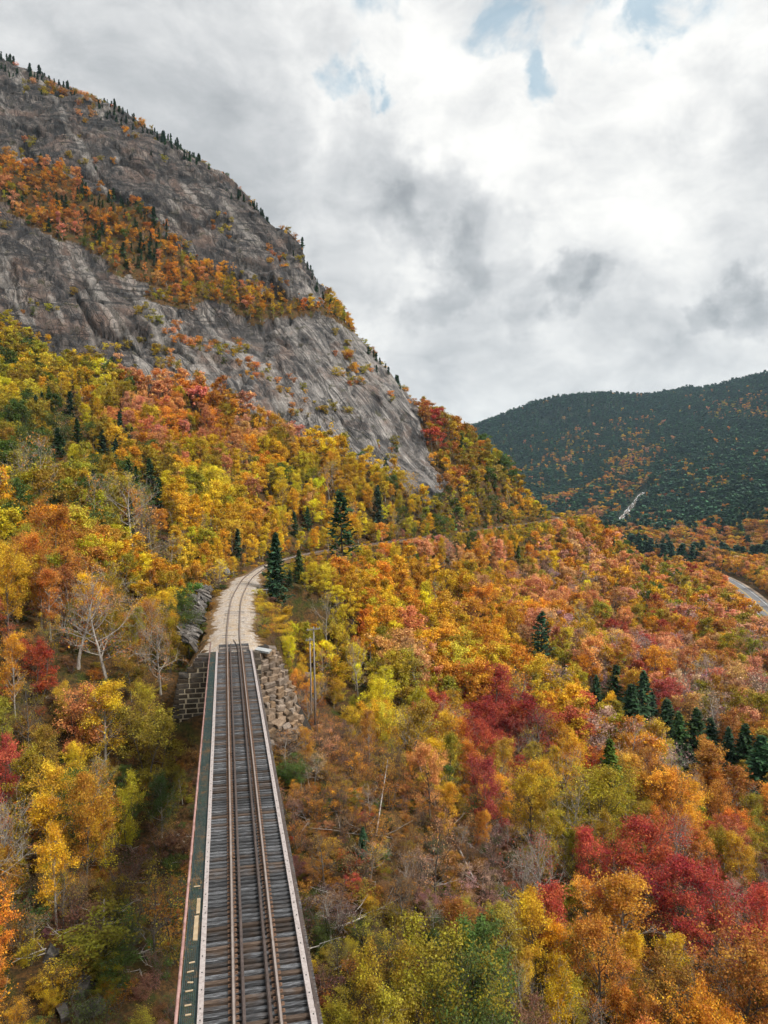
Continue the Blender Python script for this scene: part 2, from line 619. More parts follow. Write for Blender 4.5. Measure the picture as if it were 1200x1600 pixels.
# valley and the far side
for i in range(0, len(ROAD), 8):
    cx(ROAD[i][0], ROAD[i][1], ROAD_Z - .5)
    cx(ROAD[i][0] + ROAD_R[i][0] * 16, ROAD[i][1] + ROAD_R[i][1] * 16, ROAD_Z + .5)
for (a, b, Y, c) in ((1180, 880, 440, 9), (1120, 870, 520, 9), (1040, 850, 620, 9), (1240, 850, 470, 9), (1180, 830, 600, 9), (1100, 825, 760, 9), (1010, 832, 830, 10), (940, 815, 960, 10), (880, 795, 1100, 10),
                     (1200, 780, 800, 10), (1100, 790, 900, 10), (1000, 780, 1050, 10), (900, 750, 1300, 10), (800, 720, 1550, 10), (1200, 710, 1050, 10), (1100, 720, 1150, 10), (1000, 700, 1350, 10), (900, 680, 1550, 10),
                     (1200, 640, 1400, 10), (1100, 650, 1500, 10), (980, 650, 1650, 10), (860, 655, 1750, 10)):
    cp(a, b, Y, c)
FAR_SKY = [(560, 730, 2100), (650, 700, 2050), (730, 674, 1950), (800, 644, 1850), (870, 622, 1780), (940, 615, 1780), (1010, 616, 1900), (1060, 607, 1950), (1110, 604, 1850), (1150, 596, 1720), (1200, 589, 1620), (1300, 566, 1550), (1420, 545, 1500)]
for (a, b, Y) in FAR_SKY:
    cp(a, b, Y, 8)
    x, y, z = P(a, b, Y)
    cx(x * 1.25, y * 1.25, z - 30)
    cx(x * 2.2, y * 2.2, z * .5)
for (x, y, z) in ((60, 480, -50), (110, 620, -58), (40, 800, -60), (-80, 1000, -40), (0, 1400, -20), (-300, 1500, 60), (-300, 900, 60), (-150, 700, 20), (160, 800, -60), (120, -100, -45), (0, -60, -20), (-60, -40, -6), (-120, 20, 12), (60, 0, -28), (120, 60, -38), (-200, 100, 60),
                  (-300, -200, 80), (300, -200, -50), (200, 100, -45), (300, 250, -42), (0, -600, -30), (-600, -600, 120), (600, -600, 50), (-700, 200, 240), (700, 300, 60), (500, 400, 0), (900, 900, 160), (-2500, 2500, 250), (2500, 2500, 250), (2500, -2500, 200), (-2500, -2500, 250), (0, 4500, 150), (4500, 0, 250), (-4500, 0, 250), (0, -4500, 150)):
    cx(x, y, z)
CTRL = np.array(CTRL)

class RBF:
    def __init__(self, pts, c=7.0, lam=0.35):
        self.p = pts[:, :2].copy(); self.c2 = c * c
        n = len(pts)
        D = np.sqrt(((self.p[:, None] - self.p[None]) ** 2).sum(2) + self.c2)
        A = np.zeros((n + 3, n + 3))
        A[:n, :n] = D - np.eye(n) * lam * 4
        A[:n, n] = 1; A[:n, n + 1:] = self.p / 100; A[n, :n] = 1; A[n + 1:, :n] = (self.p / 100).T
        b = np.concatenate([pts[:, 2], np.zeros(3)])
        self.w = np.linalg.solve(A, b)
    def __call__(self, x, y, chunk=20000):
        n = len(self.p); out = np.empty(len(x))
        for a in range(0, len(x), chunk):
            q = np.stack([x[a:a + chunk], y[a:a + chunk]], 1)
            D = np.sqrt((q[:, None, 0] - self.p[None, :, 0]) ** 2 + (q[:, None, 1] - self.p[None, :, 1]) ** 2 + self.c2)
            out[a:a + chunk] = D @ self.w[:n] + self.w[n] + (q / 100) @ self.w[n + 1:]
        return out
SURF = RBF(CTRL)

# the stone cone at the right of the far abutment
CONE_C = (0.4, S_END + 4.2)         # lateral, along
CONE_R0, CONE_DR, CONE_DZ, CONE_Z0, CONE_N = 3.9, 0.30, 0.60, -0.55, 15
def cone_z(lat, s):
    r = np.hypot(lat - CONE_C[0], s - CONE_C[1])
    return CONE_Z0 - CONE_DZ * (r - CONE_R0) / CONE_DR

def height(x, y):
    x = np.asarray(x, float); y = np.asarray(y, float)
    r = np.hypot(x, y)
    z = SURF(x, y)
    p = np.stack([x, y, np.zeros_like(x)], 1)
    amp = np.clip(r / 120, .35, 5.0)
    z = z + fbm(p / 26.0, 4, 3) * amp * 1.5
    far = r > 500
    if far.any():
        z[far] += (fbm(p[far] / 240.0, 4, 9) * 20) * sstep(500, 900, r[far])
    # railway bench
    near = (r < 420)
    if near.any():
        xn, yn = x[near], y[near]
        d, sd, ix = dist_poly(xn, yn, TRACK, TRACK_R)
        q = np.stack([xn, yn], 1) - T0
        s = q @ TU; lat = q @ TN
        lo = np.where(sd < 0, 3.3, 3.6); hi = np.where(sd < 0, np.where(ix > 52, 18.0, 6.5), np.where(ix > 52, 30.0, 9.0))
        w = 1 - np.clip((d - lo) / (hi - lo), 0, 1); w = w * w * (3 - 2 * w)
        w = w * sstep(S_END - .9, S_END + .4, s + np.where(ix > 6, 50, 0))
        zn = z[near] * (1 - w) + (TRACK_Z[ix] - 0.62) * w
        # keep the ground under the deck and under the masonry
        m = (s < S_END + .6) & (np.abs(lat) < 7)
        lim = np.where(np.abs(lat) < 3.0, -9.0 - np.clip((S_END - 1 - s) * .3, 0, 10), -6.0)
        zn = np.where(m & (s < S_END - .6), np.minimum(zn, np.where(lat < -3, zn, lim)), zn)
        mc = (s < CONE_C[1] + 2.5) & (lat > CONE_C[0] + .2) & (s > S_END - 7)
        rc = np.hypot(lat - CONE_C[0], s - CONE_C[1])
        zn = np.where(mc & (rc > CONE_R0 - .9), np.minimum(zn, np.maximum(np.minimum(cone_z(lat, s), CONE_Z0 + .35) - np.clip((rc - CONE_R0 + .9) * .9, 0, .75), -10.0 - np.clip(lat * .2, 0, 4))), zn)
        z[near] = zn
    rd = (np.abs(x - 190) < 180) & (y > 180) & (y < 800)
    if rd.any():
        d, sd, ix = dist_poly(x[rd], y[rd], ROAD, ROAD_R)
        w = 1 - sstep(8.0, 20.0, d)
        z[rd] = z[rd] * (1 - w) + (ROAD_Z - .12) * w
    return z

def in_poly(px, py, poly):
    c = np.zeros(len(px), bool)
    n = len(poly)
    for i in range(n):
        x1, y1 = poly[i][:2]; x2, y2 = poly[(i + 1) % n][:2]
        t = ((y1 > py) != (y2 > py)) & (px < (x2 - x1) * (py - y1) / (y2 - y1 + 1e-9) + x1)
        c ^= t
    return c

CLIFF_UP = [(a, b - 40) for a, b, _ in SKYLINE[:13]] + [(500, 466)] + [(a, b + 18) for a, b, _ in UP_FOOT[::-1]]
CLIFF_LOW = [(a, b - 13) for a, b, _ in LEDGE] + [(545, 508), (575, 522), (632, 568), (662, 632), (676, 690), (700, 762)] + [(a, b + 20) for a, b, _ in LOW_FOOT[::-1]]

def cliff_mask(x, y, z):
    px, py, dep = project(x, y, z)
    p = np.stack([x, y, z], 1)
    px = px + fbm(p / 14.0, 3, 21) * 26 * 280 / np.maximum(dep, 100)
    py = py + fbm(p / 14.0, 3, 22) * 30 * 280 / np.maximum(dep, 100)
    ok = (y > 170) & (y < 500) & (z > 8)
    return ok & (in_poly(px, py, CLIFF_UP) | in_poly(px, py, CLIFF_LOW))

# polar grid round the camera's foot: even resolution over the view
_az = np.concatenate([np.arange(-180, -52, 4.0), np.arange(-52, -33, .5), np.arange(-33, 9, .1), np.arange(9, 34, .17), np.arange(34, 60, .6), np.arange(60, 180, 4.0)])
_rr = [2.0, 5.0, 8.0]
while _rr[-1] < 5600:
    r = _rr[-1]
    st = .8 if r < 55 else 1.1 if r < 175 else .82 if r < 500 else max(1.4, r * .016) if r < 2600 else r * .12
    _rr.append(r + st)
_rr = np.array(_rr)
NA, NR = len(_az), len(_rr)
_A, _R = np.meshgrid(np.radians(_az), _rr, indexing='ij')
GX, GY = (np.sin(_A) * _R).ravel(), (np.cos(_A) * _R).ravel()
GZ = height(GX, GY)
GRID_EL = ((GZ - CAM_H) / np.hypot(GX, GY)).reshape(NA, NR)
GRID_HOR = np.maximum.accumulate(GRID_EL, axis=1)
CM = cliff_mask(GX, GY, GZ)

FALL = np.array([0.50, -0.60, -0.62]); FALL /= np.linalg.norm(FALL)
def fall_basis():
    f = FALL
    a = np.cross(f, [0, 0, 1.0]); a /= np.linalg.norm(a)
    b = np.cross(f, a)
    return np.stack([a, b, f], 1)      # columns
FB = fall_basis()

def shape_cliff():
    """slabs, plates and joints: push the rock in and out along its normal"""
    Z = GZ.reshape(NA, NR); X = GX.reshape(NA, NR); Y = GY.reshape(NA, NR)
    V = np.stack([X, Y, Z], 2)
    du = np.gradient(V, axis=0); dv = np.gradient(V, axis=1)
    nrm = np.cross(dv, du); nrm /= (np.linalg.norm(nrm, axis=2)[..., None] + 1e-9)
    nrm[nrm[..., 2] < 0] *= -1
    # feather the mask
    M = CM.reshape(NA, NR).astype(float)
    for _ in range(3):
        M[1:-1, 1:-1] = (M[1:-1, 1:-1] * 2 + M[:-2, 1:-1] + M[2:, 1:-1] + M[1:-1, :-2] + M[1:-1, 2:]) / 6
    k = np.where(M.ravel() > .01)[0]
    p = V.reshape(-1, 3)[k]
    q = p @ FB                        # third axis runs down the slabs
    px, py, dep = project(p[:, 0], p[:, 1], p[:, 2])
    slab = sstep(380, 540, px) * sstep(470, 530, py)          # smoother slabs at the right, broken rock at the left
    warp = np.stack([fbm(p / 20.0, 3, 31), fbm(p / 20.0, 3, 32), fbm(p / 20.0, 3, 33)], 1)
    def blocks(c, size, seed, tilt):
        """jointed rock: every cell stands in or out by its own amount and leans its own way"""
        g = c / np.array(size)
        i0 = np.floor(g).astype(np.int64)
        best = np.full(len(g), 1e9); second = np.full(len(g), 1e9)
        off = np.zeros(len(g))
        for dx in (-1, 0, 1):
            for dy in (-1, 0, 1):
                for dz in (-1, 0, 1):
                    i = i0 + np.array([dx, dy, dz])
                    h = [_hash(i[:, 0], i[:, 1], i[:, 2], seed + q) for q in range(6)]
                    f = i + np.stack(h[:3], 1)
                    v = g - f
                    dd = (v * v).sum(1)
                    o = (h[3] - .5) * 2 + tilt * (v[:, 0] * (h[4] - .5) + v[:, 2] * (h[5] - .5)) * 4
                    m = dd < best
                    second = np.where(m, best, np.minimum(second, dd))
                    off = np.where(m, o, off); best = np.where(m, dd, best)
        edge = np.sqrt(second) - np.sqrt(best)
        return off, edge
    rough = 1 - slab
    w4, w8 = warp * 1.4, warp * 3.5
    o1, e1 = blocks(p + w8, (26, 26, 40), 41, .9)
    o2, e2 = blocks(p + w4, (9.0, 9.0, 20.0), 51, .8)
    s1, f1 = blocks(q + w8 * .7, (13, 13, 90), 71, .5)
    s2, f2 = blocks(q + w4 * .6, (4.2, 4.2, 34), 81, .5)
    groove = lambda e, w_: -np.clip(1 - e / w_, 0, 1)
    d = fbm(p / 60.0, 2, 91) * 3.5
    d += rough * (o1 * 1.5 + o2 * .45 + groove(e1, .05) * 1.8 + groove(e2, .06) * .6)
    d += rough * .8 * (s1 * 1.2 + s2 * .35 + groove(f1, .07) * 1.2)
    d += slab * (s1 * 1.1 + s2 * .38 + groove(f1, .08) * 1.4 + groove(f2, .08) * .45 + o2 * .2)
    ledge = fbm(np.stack([p[:, 0] / 45 + p[:, 2] * .01, p[:, 1] / 45, (p[:, 2] + p[:, 0] * .35) / 7.0], 1), 3, 97)
    d += (rough * 1.0 + .25 * slab) * sstep(.12, .2, ledge) * 1.3
    d -= 1.2
    global CLIFF_JOINT
    CLIFF_JOINT = np.zeros(len(GZ)); 
    CLIFF_JOINT[k] = np.clip(np.maximum(rough * np.maximum(np.clip(1 - e1 / .07, 0, 1), np.maximum(.75 * np.clip(1 - e2 / .08, 0, 1), .7 * np.clip(1 - f1 / .08, 0, 1))), slab * np.maximum(.9 * np.clip(1 - f1 / .09, 0, 1), .6 * np.clip(1 - f2 / .10, 0, 1))), 0, 1)
    V.reshape(-1, 3)[k] += nrm.reshape(-1, 3)[k] * (d * M.ravel()[k] * .95)[:, None]
    return V.reshape(-1, 3), nrm.reshape(-1, 3)
VERTS, NRM = shape_cliff()

# ---- terrain materials
def m_ground():
    t = NT(mat_new("forest_floor"))
    c = t.coord()
    n1 = t.noise(c, .35, 5, .6); n2 = t.noise(c, 3.0, 6, .7); n3 = t.noise(c, 14.0, 3, .7)
    col = t.ramp(n2, [(.28, (.020, .016, .010)), (.45, (.055, .036, .017)), (.58, (.115, .060, .022)), (.72, (.17, .085, .022))])
    green = t.ramp(n2, [(.3, (.015, .022, .008)), (.7, (.065, .075, .015))])
    col = t.mix(t.range(n1, .50, .66), col, green)
    col = t.mix(t.range(n3, .60, .72), col, (.20, .10, .028))
    b = t.bump(t.math('ADD', n2, t.math('MULTIPLY', n3, .4)), .9, .25)
    return t.out(t.principled(col, .95, 0, b, .1))

def m_far_ground():
    t = NT(mat_new("wooded_hill_floor"))
    c = t.coord()
    n = t.noise(c, .02, 6, .6)
    col = t.ramp(n, [(.35, (.016, .026, .016)), (.6, (.03, .038, .018)), (.75, (.10, .06, .02))])
    return t.out(t.principled(col, .95, 0, None, .1))

def m_cliff():
    t = NT(mat_new("granite_cliff"))
    c = t.coord()
    R = Matrix(tuple(map(tuple, FB.T)))            # rotates so that the fall line is Z
    f = t.mapping(c, (1, 1, 1), tuple(R.to_euler()))
    wn = t.n('ShaderNodeVectorMath', operation='SCALE'); t.L.new(t.noise(c, .06, 2, .5, out='Color'), wn.inputs[0]); wn.inputs['Scale'].default_value = 3.0
    def warped(v):
        x = t.n('ShaderNodeVectorMath', operation='ADD'); t.L.new(v, x.inputs[0]); t.L.new(wn.outputs[0], x.inputs[1])
        return x.outputs[0]
    f, cw = warped(f), warped(c)
    sa = t.noise(t.mapping(f, (1, 1, .030)), .42, 4, .58)          # long slabs
    sb = t.noise(t.mapping(f, (1, 1, .045)), 1.5, 4, .62)          # fine ribs on them
    vrot = (.10, .42, 0)
    va = t.noise(t.mapping(cw, (1, 1, .055), vrot), .36, 4, .58)   # upright joints of the upper wall
    vb = t.noise(t.mapping(cw, (1, 1, .10), vrot), 1.3, 4, .62)
    band = t.noise(t.mapping(cw, (.07, .07, 1), (.12, .30, 0)), .42, 4, .6)   # sloping ledges
    big = t.noise(c, .022, 4, .6, .6)
    blotch = t.noise(c, .10, 5, .65)
    fine = t.noise(c, 1.3, 5, .7)
    sep = t.n('ShaderNodeSeparateXYZ'); t.L.new(c, sep.inputs[0])
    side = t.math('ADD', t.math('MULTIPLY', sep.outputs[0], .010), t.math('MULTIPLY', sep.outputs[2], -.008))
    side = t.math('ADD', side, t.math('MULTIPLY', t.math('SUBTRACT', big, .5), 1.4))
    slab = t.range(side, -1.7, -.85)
    def mixv(x, y):
        return t.math('ADD', t.math('MULTIPLY', x, slab), t.math('MULTIPLY', y, t.math('SUBTRACT', 1.0, slab)))
    main = mixv(t.math('ADD', t.math('MULTIPLY', sa, .66), t.math('MULTIPLY', va, .34)), t.math('ADD', t.math('MULTIPLY', va, .6), t.math('MULTIPLY', sa, .4)))
    rib = mixv(sb, vb)
    tone = t.math('ADD', t.math('MULTIPLY', main, .52), t.math('ADD', t.math('MULTIPLY', rib, .28), t.math('MULTIPLY', blotch, .20)))
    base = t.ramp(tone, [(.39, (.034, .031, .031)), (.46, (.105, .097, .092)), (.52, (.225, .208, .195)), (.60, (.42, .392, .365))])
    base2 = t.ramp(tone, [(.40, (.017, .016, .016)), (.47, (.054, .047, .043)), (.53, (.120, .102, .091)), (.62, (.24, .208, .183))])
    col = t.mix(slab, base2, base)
    col = t.mix(t.range(t.noise(c, .05, 5, .66, .7), .51, .62, 0, .55), col, (.20, .128, .095))
    col = t.mix(t.range(t.noise(t.mapping(cw, (1, 1, .05), (0, .30, 0)), .14, 4, .6), .54, .61, 0, .75), col, (.024, .023, .025))   # wet streaks
    col = t.mix(t.range(t.noise(t.mapping(f, (1, 1, .04)), .12, 4, .6), .56, .63, 0, .45), col, (.42, .39, .355))                  # clean scoured strips
    col = t.mix(t.range(t.noise(c, .20, 6, .7), .58, .66, 0, .85), col, (.050, .046, .017))
    col = t.mix(t.range(fine, .36, .62, .40, .0), col, (.016, .015, .016))
    # joints
    def lines(vec, scale, w):
        return t.range(t.voro(vec, scale, 'DISTANCE_TO_EDGE'), 0.0, w, 1, 0)
    c1 = lines(t.mapping(f, (1, 1, .06)), .17, .030)
    c2 = t.math('MULTIPLY', lines(t.mapping(cw, (1, 1, .28), vrot), .26, .040), t.math('SUBTRACT', 1.0, slab))
    lg = t.math('MULTIPLY', t.range(band, .45, .40), t.range(slab, 0, 1, .9, .25))
    ja = t.n('ShaderNodeAttribute', attribute_name='joint')
    crk = t.math('MAXIMUM', t.math('MAXIMUM', t.math('MULTIPLY', c1, .85), t.math('MULTIPLY', c2, .8)), t.math('MAXIMUM', t.math('MULTIPLY', ja.outputs['Fac'], .8), lg))
    col = t.mix(t.math('MULTIPLY', crk, .84), col, (.013, .013, .014))
    h = t.math('ADD', t.math('MULTIPLY', main, 3.0), t.math('ADD', t.math('MULTIPLY', rib, .9), t.math('MULTIPLY', fine, .12)))
    h = t.math('SUBTRACT', h, t.math('MULTIPLY', crk, .7))
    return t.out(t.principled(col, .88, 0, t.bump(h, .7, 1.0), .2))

M_GROUND, M_FARG, M_CLIFF = m_ground(), m_far_ground(), m_cliff()

def split_terrain():
    ia, ir = np.meshgrid(np.arange(NA), np.arange(NR - 1), indexing='ij')
    a = (ia * NR + ir).ravel(); b = (((ia + 1) % NA) * NR + ir).ravel()
    F = np.stack([a, a + 1, b + 1, b], 1)
    cm = CM[F].sum(1) >= 2
    rr = np.tile(_rr[:-1], NA)
    far = rr > 540
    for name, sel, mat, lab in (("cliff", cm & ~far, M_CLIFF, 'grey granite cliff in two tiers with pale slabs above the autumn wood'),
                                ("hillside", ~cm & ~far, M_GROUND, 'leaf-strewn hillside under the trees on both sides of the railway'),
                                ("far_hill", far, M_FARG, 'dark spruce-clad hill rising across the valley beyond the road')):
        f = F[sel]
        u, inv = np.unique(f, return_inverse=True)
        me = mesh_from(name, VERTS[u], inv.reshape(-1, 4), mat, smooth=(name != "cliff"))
        if name == "cliff":
            at = me.attributes.new('joint', 'FLOAT', 'POINT'); at.data.foreach_set('value', CLIFF_JOINT[u].astype(np.float32))
        o = obj(name, me)
        tag(o, lab, 'cliff' if name == 'cliff' else 'hill', kind='structure')
split_terrain()
# ------------------------------------------------------------------ foliage materials
def m_leaf(name, var=.36, trans=.28, hue=.024, rough=.62):
    t = NT(mat_new(name))
    a = t.n('ShaderNodeAttribute', attribute_type='INSTANCER', attribute_name='tint')
    geo = t.n('ShaderNodeNewGeometry')
    info = t.n('ShaderNodeObjectInfo')
    c = t.coord()
    off = t.n('ShaderNodeVectorMath', operation='ADD')
    t.L.new(c, off.inputs[0])
    sc = t.math('MULTIPLY', info.outputs['Random'], 57.0)
    t.L.new(sc, off.inputs[1])
    clump = t.noise(off.outputs[0], .55, 3, .6)
    isl = geo.outputs['Random Per Island']
    hs = t.n('ShaderNodeHueSaturation')
    h = t.math('MULTIPLY_ADD', t.math('SUBTRACT', clump, .5), hue * 4, .492)
    h = t.math('ADD', h, t.math('MULTIPLY', t.math('SUBTRACT', isl, .5), hue * 1.3))
    t.L.new(h, hs.inputs['Hue'])
    v = t.math('MULTIPLY_ADD', t.math('SUBTRACT', isl, .5), var * 1.4, 1.0)
    v = t.math('MULTIPLY', v, t.range(clump, .3, .7, .66, 1.28))
    t.L.new(v, hs.inputs['Value'])
    t.L.new(a.outputs['Color'], hs.inputs['Color'])
    p = t.principled(hs.outputs[0], rough, 0, None, .22)
    tr = t.n('ShaderNodeBsdfTranslucent')
    t.L.new(hs.outputs[0], tr.inputs[0])
    mx = t.n('ShaderNodeMixShader'); mx.inputs[0].default_value = trans
    t.L.new(p, mx.inputs[1]); t.L.new(tr.outputs[0], mx.inputs[2])
    return t.out(mx.outputs[0])

def m_bark(name, c0, c1, c2):
    t = NT(mat_new(name))
    c = t.coord()
    n = t.noise(t.mapping(c, (3, 3, 1.2)), 2.5, 6, .7)
    col = t.ramp(n, [(.3, c0), (.5, c1), (.7, c2)])
    return t.out(t.principled(col, .9, 0, t.bump(n, .6, .05), .15))

M_LEAF = m_leaf('autumn_leaf')
M_NEEDLE = m_leaf('needle', .85, .12, .02, .7)
M_BARK = m_bark('grey_bark', (.045, .037, .030), (.11, .092, .075), (.19, .165, .14))
M_BIRCH = m_bark('birch_bark', (.10, .088, .075), (.29, .26, .225), (.48, .445, .40))
M_DARKBARK = m_bark('dark_bark', (.02, .016, .012), (.05, .038, .028), (.09, .07, .05))

# ------------------------------------------------------------------ tree prototypes
def tubes_mesh(branches):
    """branches: list of (pts (n,3), radii (n,), sides)"""
    V, F = [], []
    base = 0
    for pts, rad, k in branches:
        n = len(pts)
        t = np.gradient(pts, axis=0)
        t /= np.linalg.norm(t, axis=1)[:, None] + 1e-9
        ref = np.where(np.abs(t[:, 2:3]) < .9, np.array([[0, 0, 1.0]]), np.array([[1.0, 0, 0]]))
        u = np.cross(t, ref); u /= np.linalg.norm(u, axis=1)[:, None] + 1e-9
        w = np.cross(t, u)
        ang = np.arange(k) * 2 * PI / k
        ring = pts[:, None] + (u[:, None] * np.cos(ang)[None, :, None] + w[:, None] * np.sin(ang)[None, :, None]) * rad[:, None, None]
        V.append(ring.reshape(-1, 3))
        i, j = np.meshgrid(np.arange(n - 1), np.arange(k), indexing='ij')
        a = (i * k + j).ravel() + base; b = (i * k + (j + 1) % k).ravel() + base
        F.append(np.stack([a, b, b + k, a + k], 1))
        base += n * k
    return np.concatenate(V), np.concatenate(F)

def leaf_cards(cen, rng, size, up=.5, aspect=.72, axis=None):
    n = len(cen)
    nr = rng.normal(size=(n, 3)); nr[:, 2] = nr[:, 2] + up * np.sign(nr[:, 2] + .4)
    nr /= np.linalg.norm(nr, axis=1)[:, None]
    a = rng.normal(size=(n, 3)) if axis is None else axis + rng.normal(size=(n, 3)) * .35
    a -= nr * (a * nr).sum(1)[:, None]
    a /= np.linalg.norm(a, axis=1)[:, None] + 1e-9
    b = np.cross(nr, a)
    s = size * np.clip(np.exp(rng.normal(size=n) * .34), .5, 2.0)[:, None]
    h = s * aspect * .5
    lift = nr * s * .12
    V = np.stack([cen - a * s * .5, cen + b * h + lift, cen + a * s * .5, cen - b * h + lift], 1).reshape(-1, 3)
    F = np.arange(n * 4).reshape(n, 4)
    return V, F

def curve_pts(p0, d, L, rng, bend=.25, up=.15, n=5):
    d = d / np.linalg.norm(d)
    pts = [p0]
    for i in range(n - 1):
        d = d + rng.normal(size=3) * bend * .4 + np.array([0, 0, up * .5])
        d /= np.linalg.norm(d)
        pts.append(pts[-1] + d * L / (n - 1))
    return np.array(pts), d

def make_broadleaf(seed, H, form, leaves, size, lod):
    rng = np.random.default_rng(seed)
    br, clumps = [], []
    def rot_dir(az, el):
        return np.array([math.cos(az) * math.cos(el), math.sin(az) * math.cos(el), math.sin(el)])
    stems = {'maple': 1, 'birch': 1, 'clump': 3, 'brush': 7, 'bare': 1, 'bushy': 4}[form]
    cr = {'maple': .40, 'birch': .24, 'clump': .34, 'brush': .30, 'bare': .38, 'bushy': .48}[form] * H
    h0 = {'maple': .26, 'birch': .22, 'clump': .18, 'brush': .15, 'bare': .28, 'bushy': .08}[form]
    for st in range(stems):
        az0 = 2 * PI * st / stems + rng.uniform(-.4, .4)
        lean = 0.03 + (0 if stems == 1 else {'clump': .20, 'brush': .34, 'bushy': .4}[form] * rng.uniform(.4, 1.2))
        Hs = H * (1 if stems == 1 else rng.uniform(.7, 1.0))
        d = np.array([math.cos(az0) * lean, math.sin(az0) * lean, 1.0])
        p0 = np.array([math.cos(az0), math.sin(az0), 0]) * (0 if stems == 1 else .03 * H)
        p0[2] = -.35
        tr, _ = curve_pts(p0, d, Hs * .93 + .35, rng, .16, .10, 9)
        r0 = (.017 * H if stems == 1 else .0085 * H)
        rad = r0 * (1 - np.linspace(0, 1, 9) ** 1.2 * .86)
        rad[0] *= 1.35
        br.append((tr, rad, 7 if lod == 0 else 4))
        nl = {'maple': 17, 'birch': 20, 'clump': 9, 'brush': 5, 'bare': 17, 'bushy': 8}[form]
        if lod == 2:
            nl = max(3, nl // 2)
        ga = rng.uniform(0, 6.28)
        for i in range(nl):
            f = h0 + (0.97 - h0) * ((i + rng.uniform(0, .8)) / nl)
            x = f * 8
            k = min(int(x), 7)
            p = tr[k] + (tr[k + 1] - tr[k]) * (x - k)
            rr = np.interp(f, np.linspace(0, 1, 9), rad) * .55
            u = (f - h0) / (1 - h0)
            if form in ('maple', 'bare', 'clump', 'bushy'):
                prof = (1 - abs(u - .38) ** 1.6 * 1.9) if u < .38 else (1 - ((u - .38) / .66) ** 1.9)
                prof = max(.28, prof)
            else:
                prof = max(.22, math.sin(PI * min(1, (.18 + u * .84))) ** .8)
            ga += 2.4 + rng.uniform(-.5, .5)
            el = math.radians(12 + 52 * u + rng.uniform(-12, 12)) if form != 'birch' else math.radians(28 + 38 * u + rng.uniform(-10, 12))
            L = cr * prof * rng.uniform(.72, 1.18) / max(.45, math.cos(el) ** .5) * (1 if stems == 1 else .62)
            pts, dd = curve_pts(p, rot_dir(ga, el), L, rng, .35, .12, 5)
            br.append((pts, rr * (1 - np.linspace(0, 1, 5) * .8), 5 if lod == 0 else 3))
            clumps.append((pts[3], pts[-1], .8, st * 100 + i))
            ns = {0: 6, 1: 4, 2: 2}[lod]
            for j in range(ns):
                tt = rng.uniform(.3, .95); x = tt * 4; k = min(int(x), 3)
                q = pts[k] + (pts[k + 1] - pts[k]) * (x - k)
                dj = dd * .55 + rng.normal(size=3) * .75 + np.array([0, 0, .3])
                L2 = L * rng.uniform(.28, .55)
                sp, d2 = curve_pts(q, dj, L2, rng, .4, .12, 4 if lod == 0 else 3)
                if lod < 2:
                    br.append((sp, rr * .42 * (1 - np.linspace(0, 1, len(sp)) * .75), 3))
                clumps.append((sp[len(sp) // 2], sp[-1], 1.0, st * 100 + i))
                if lod == 0 or (form == 'bare' and lod == 1):
                    for _ in range(5 if form in ('bare', 'brush') else 3):
                        d3 = d2 * .6 + rng.normal(size=3) * .7 + np.array([0, 0, .25])
                        tw, _d3 = curve_pts(sp[rng.integers(1, len(sp))], d3, L2 * rng.uniform(.4, .8), rng, .4, .1, 3)
                        br.append((tw, np.array([.010, .007, .004]) * H / 9 * (1.5 if lod else 1), 3))
                        clumps.append((tw[0], tw[-1], .8, st * 100 + i))
        clumps.append((tr[-2], tr[-1], 1.2, st * 100 + 99))
    TV, TF = tubes_mesh(br)
    ca = np.array([q[0] for q in clumps]); cb = np.array([q[1] for q in clumps]); w = np.array([q[2] for q in clumps]); lim = np.array([q[3] for q in clumps])
    # some limbs and twigs stay thin, some are dense: light and dark masses with gaps
    lw = {k: rng.choice([.12, .6, 1.0, 1.5], p=[.16, .24, .35, .25]) for k in set(lim.tolist())}
    w = w * rng.choice([.1, .6, 1.0, 1.7], len(w), p=[.2, .25, .35, .2]) * np.array([lw[k] for k in lim.tolist()]); w /= w.sum()
    pick = rng.choice(len(ca), leaves, p=w)
    sp = {'maple': .024, 'birch': .022, 'clump': .023, 'brush': .028, 'bare': .022, 'bushy': .034}[form] * H * {0: 1, 1: 1.45, 2: 2.0}[lod]
    off = rng.normal(size=(leaves, 3)) * sp * np.array([1.2, 1.2, .65])
    cen = ca[pick] + (cb - ca)[pick] * rng.uniform(.1, 1.12, leaves)[:, None] + off
    cen[:, 2] = np.maximum(cen[:, 2], .05 * H)
    LV, LF = leaf_cards(cen, rng, size)
    return (TV, TF), (LV, LF)

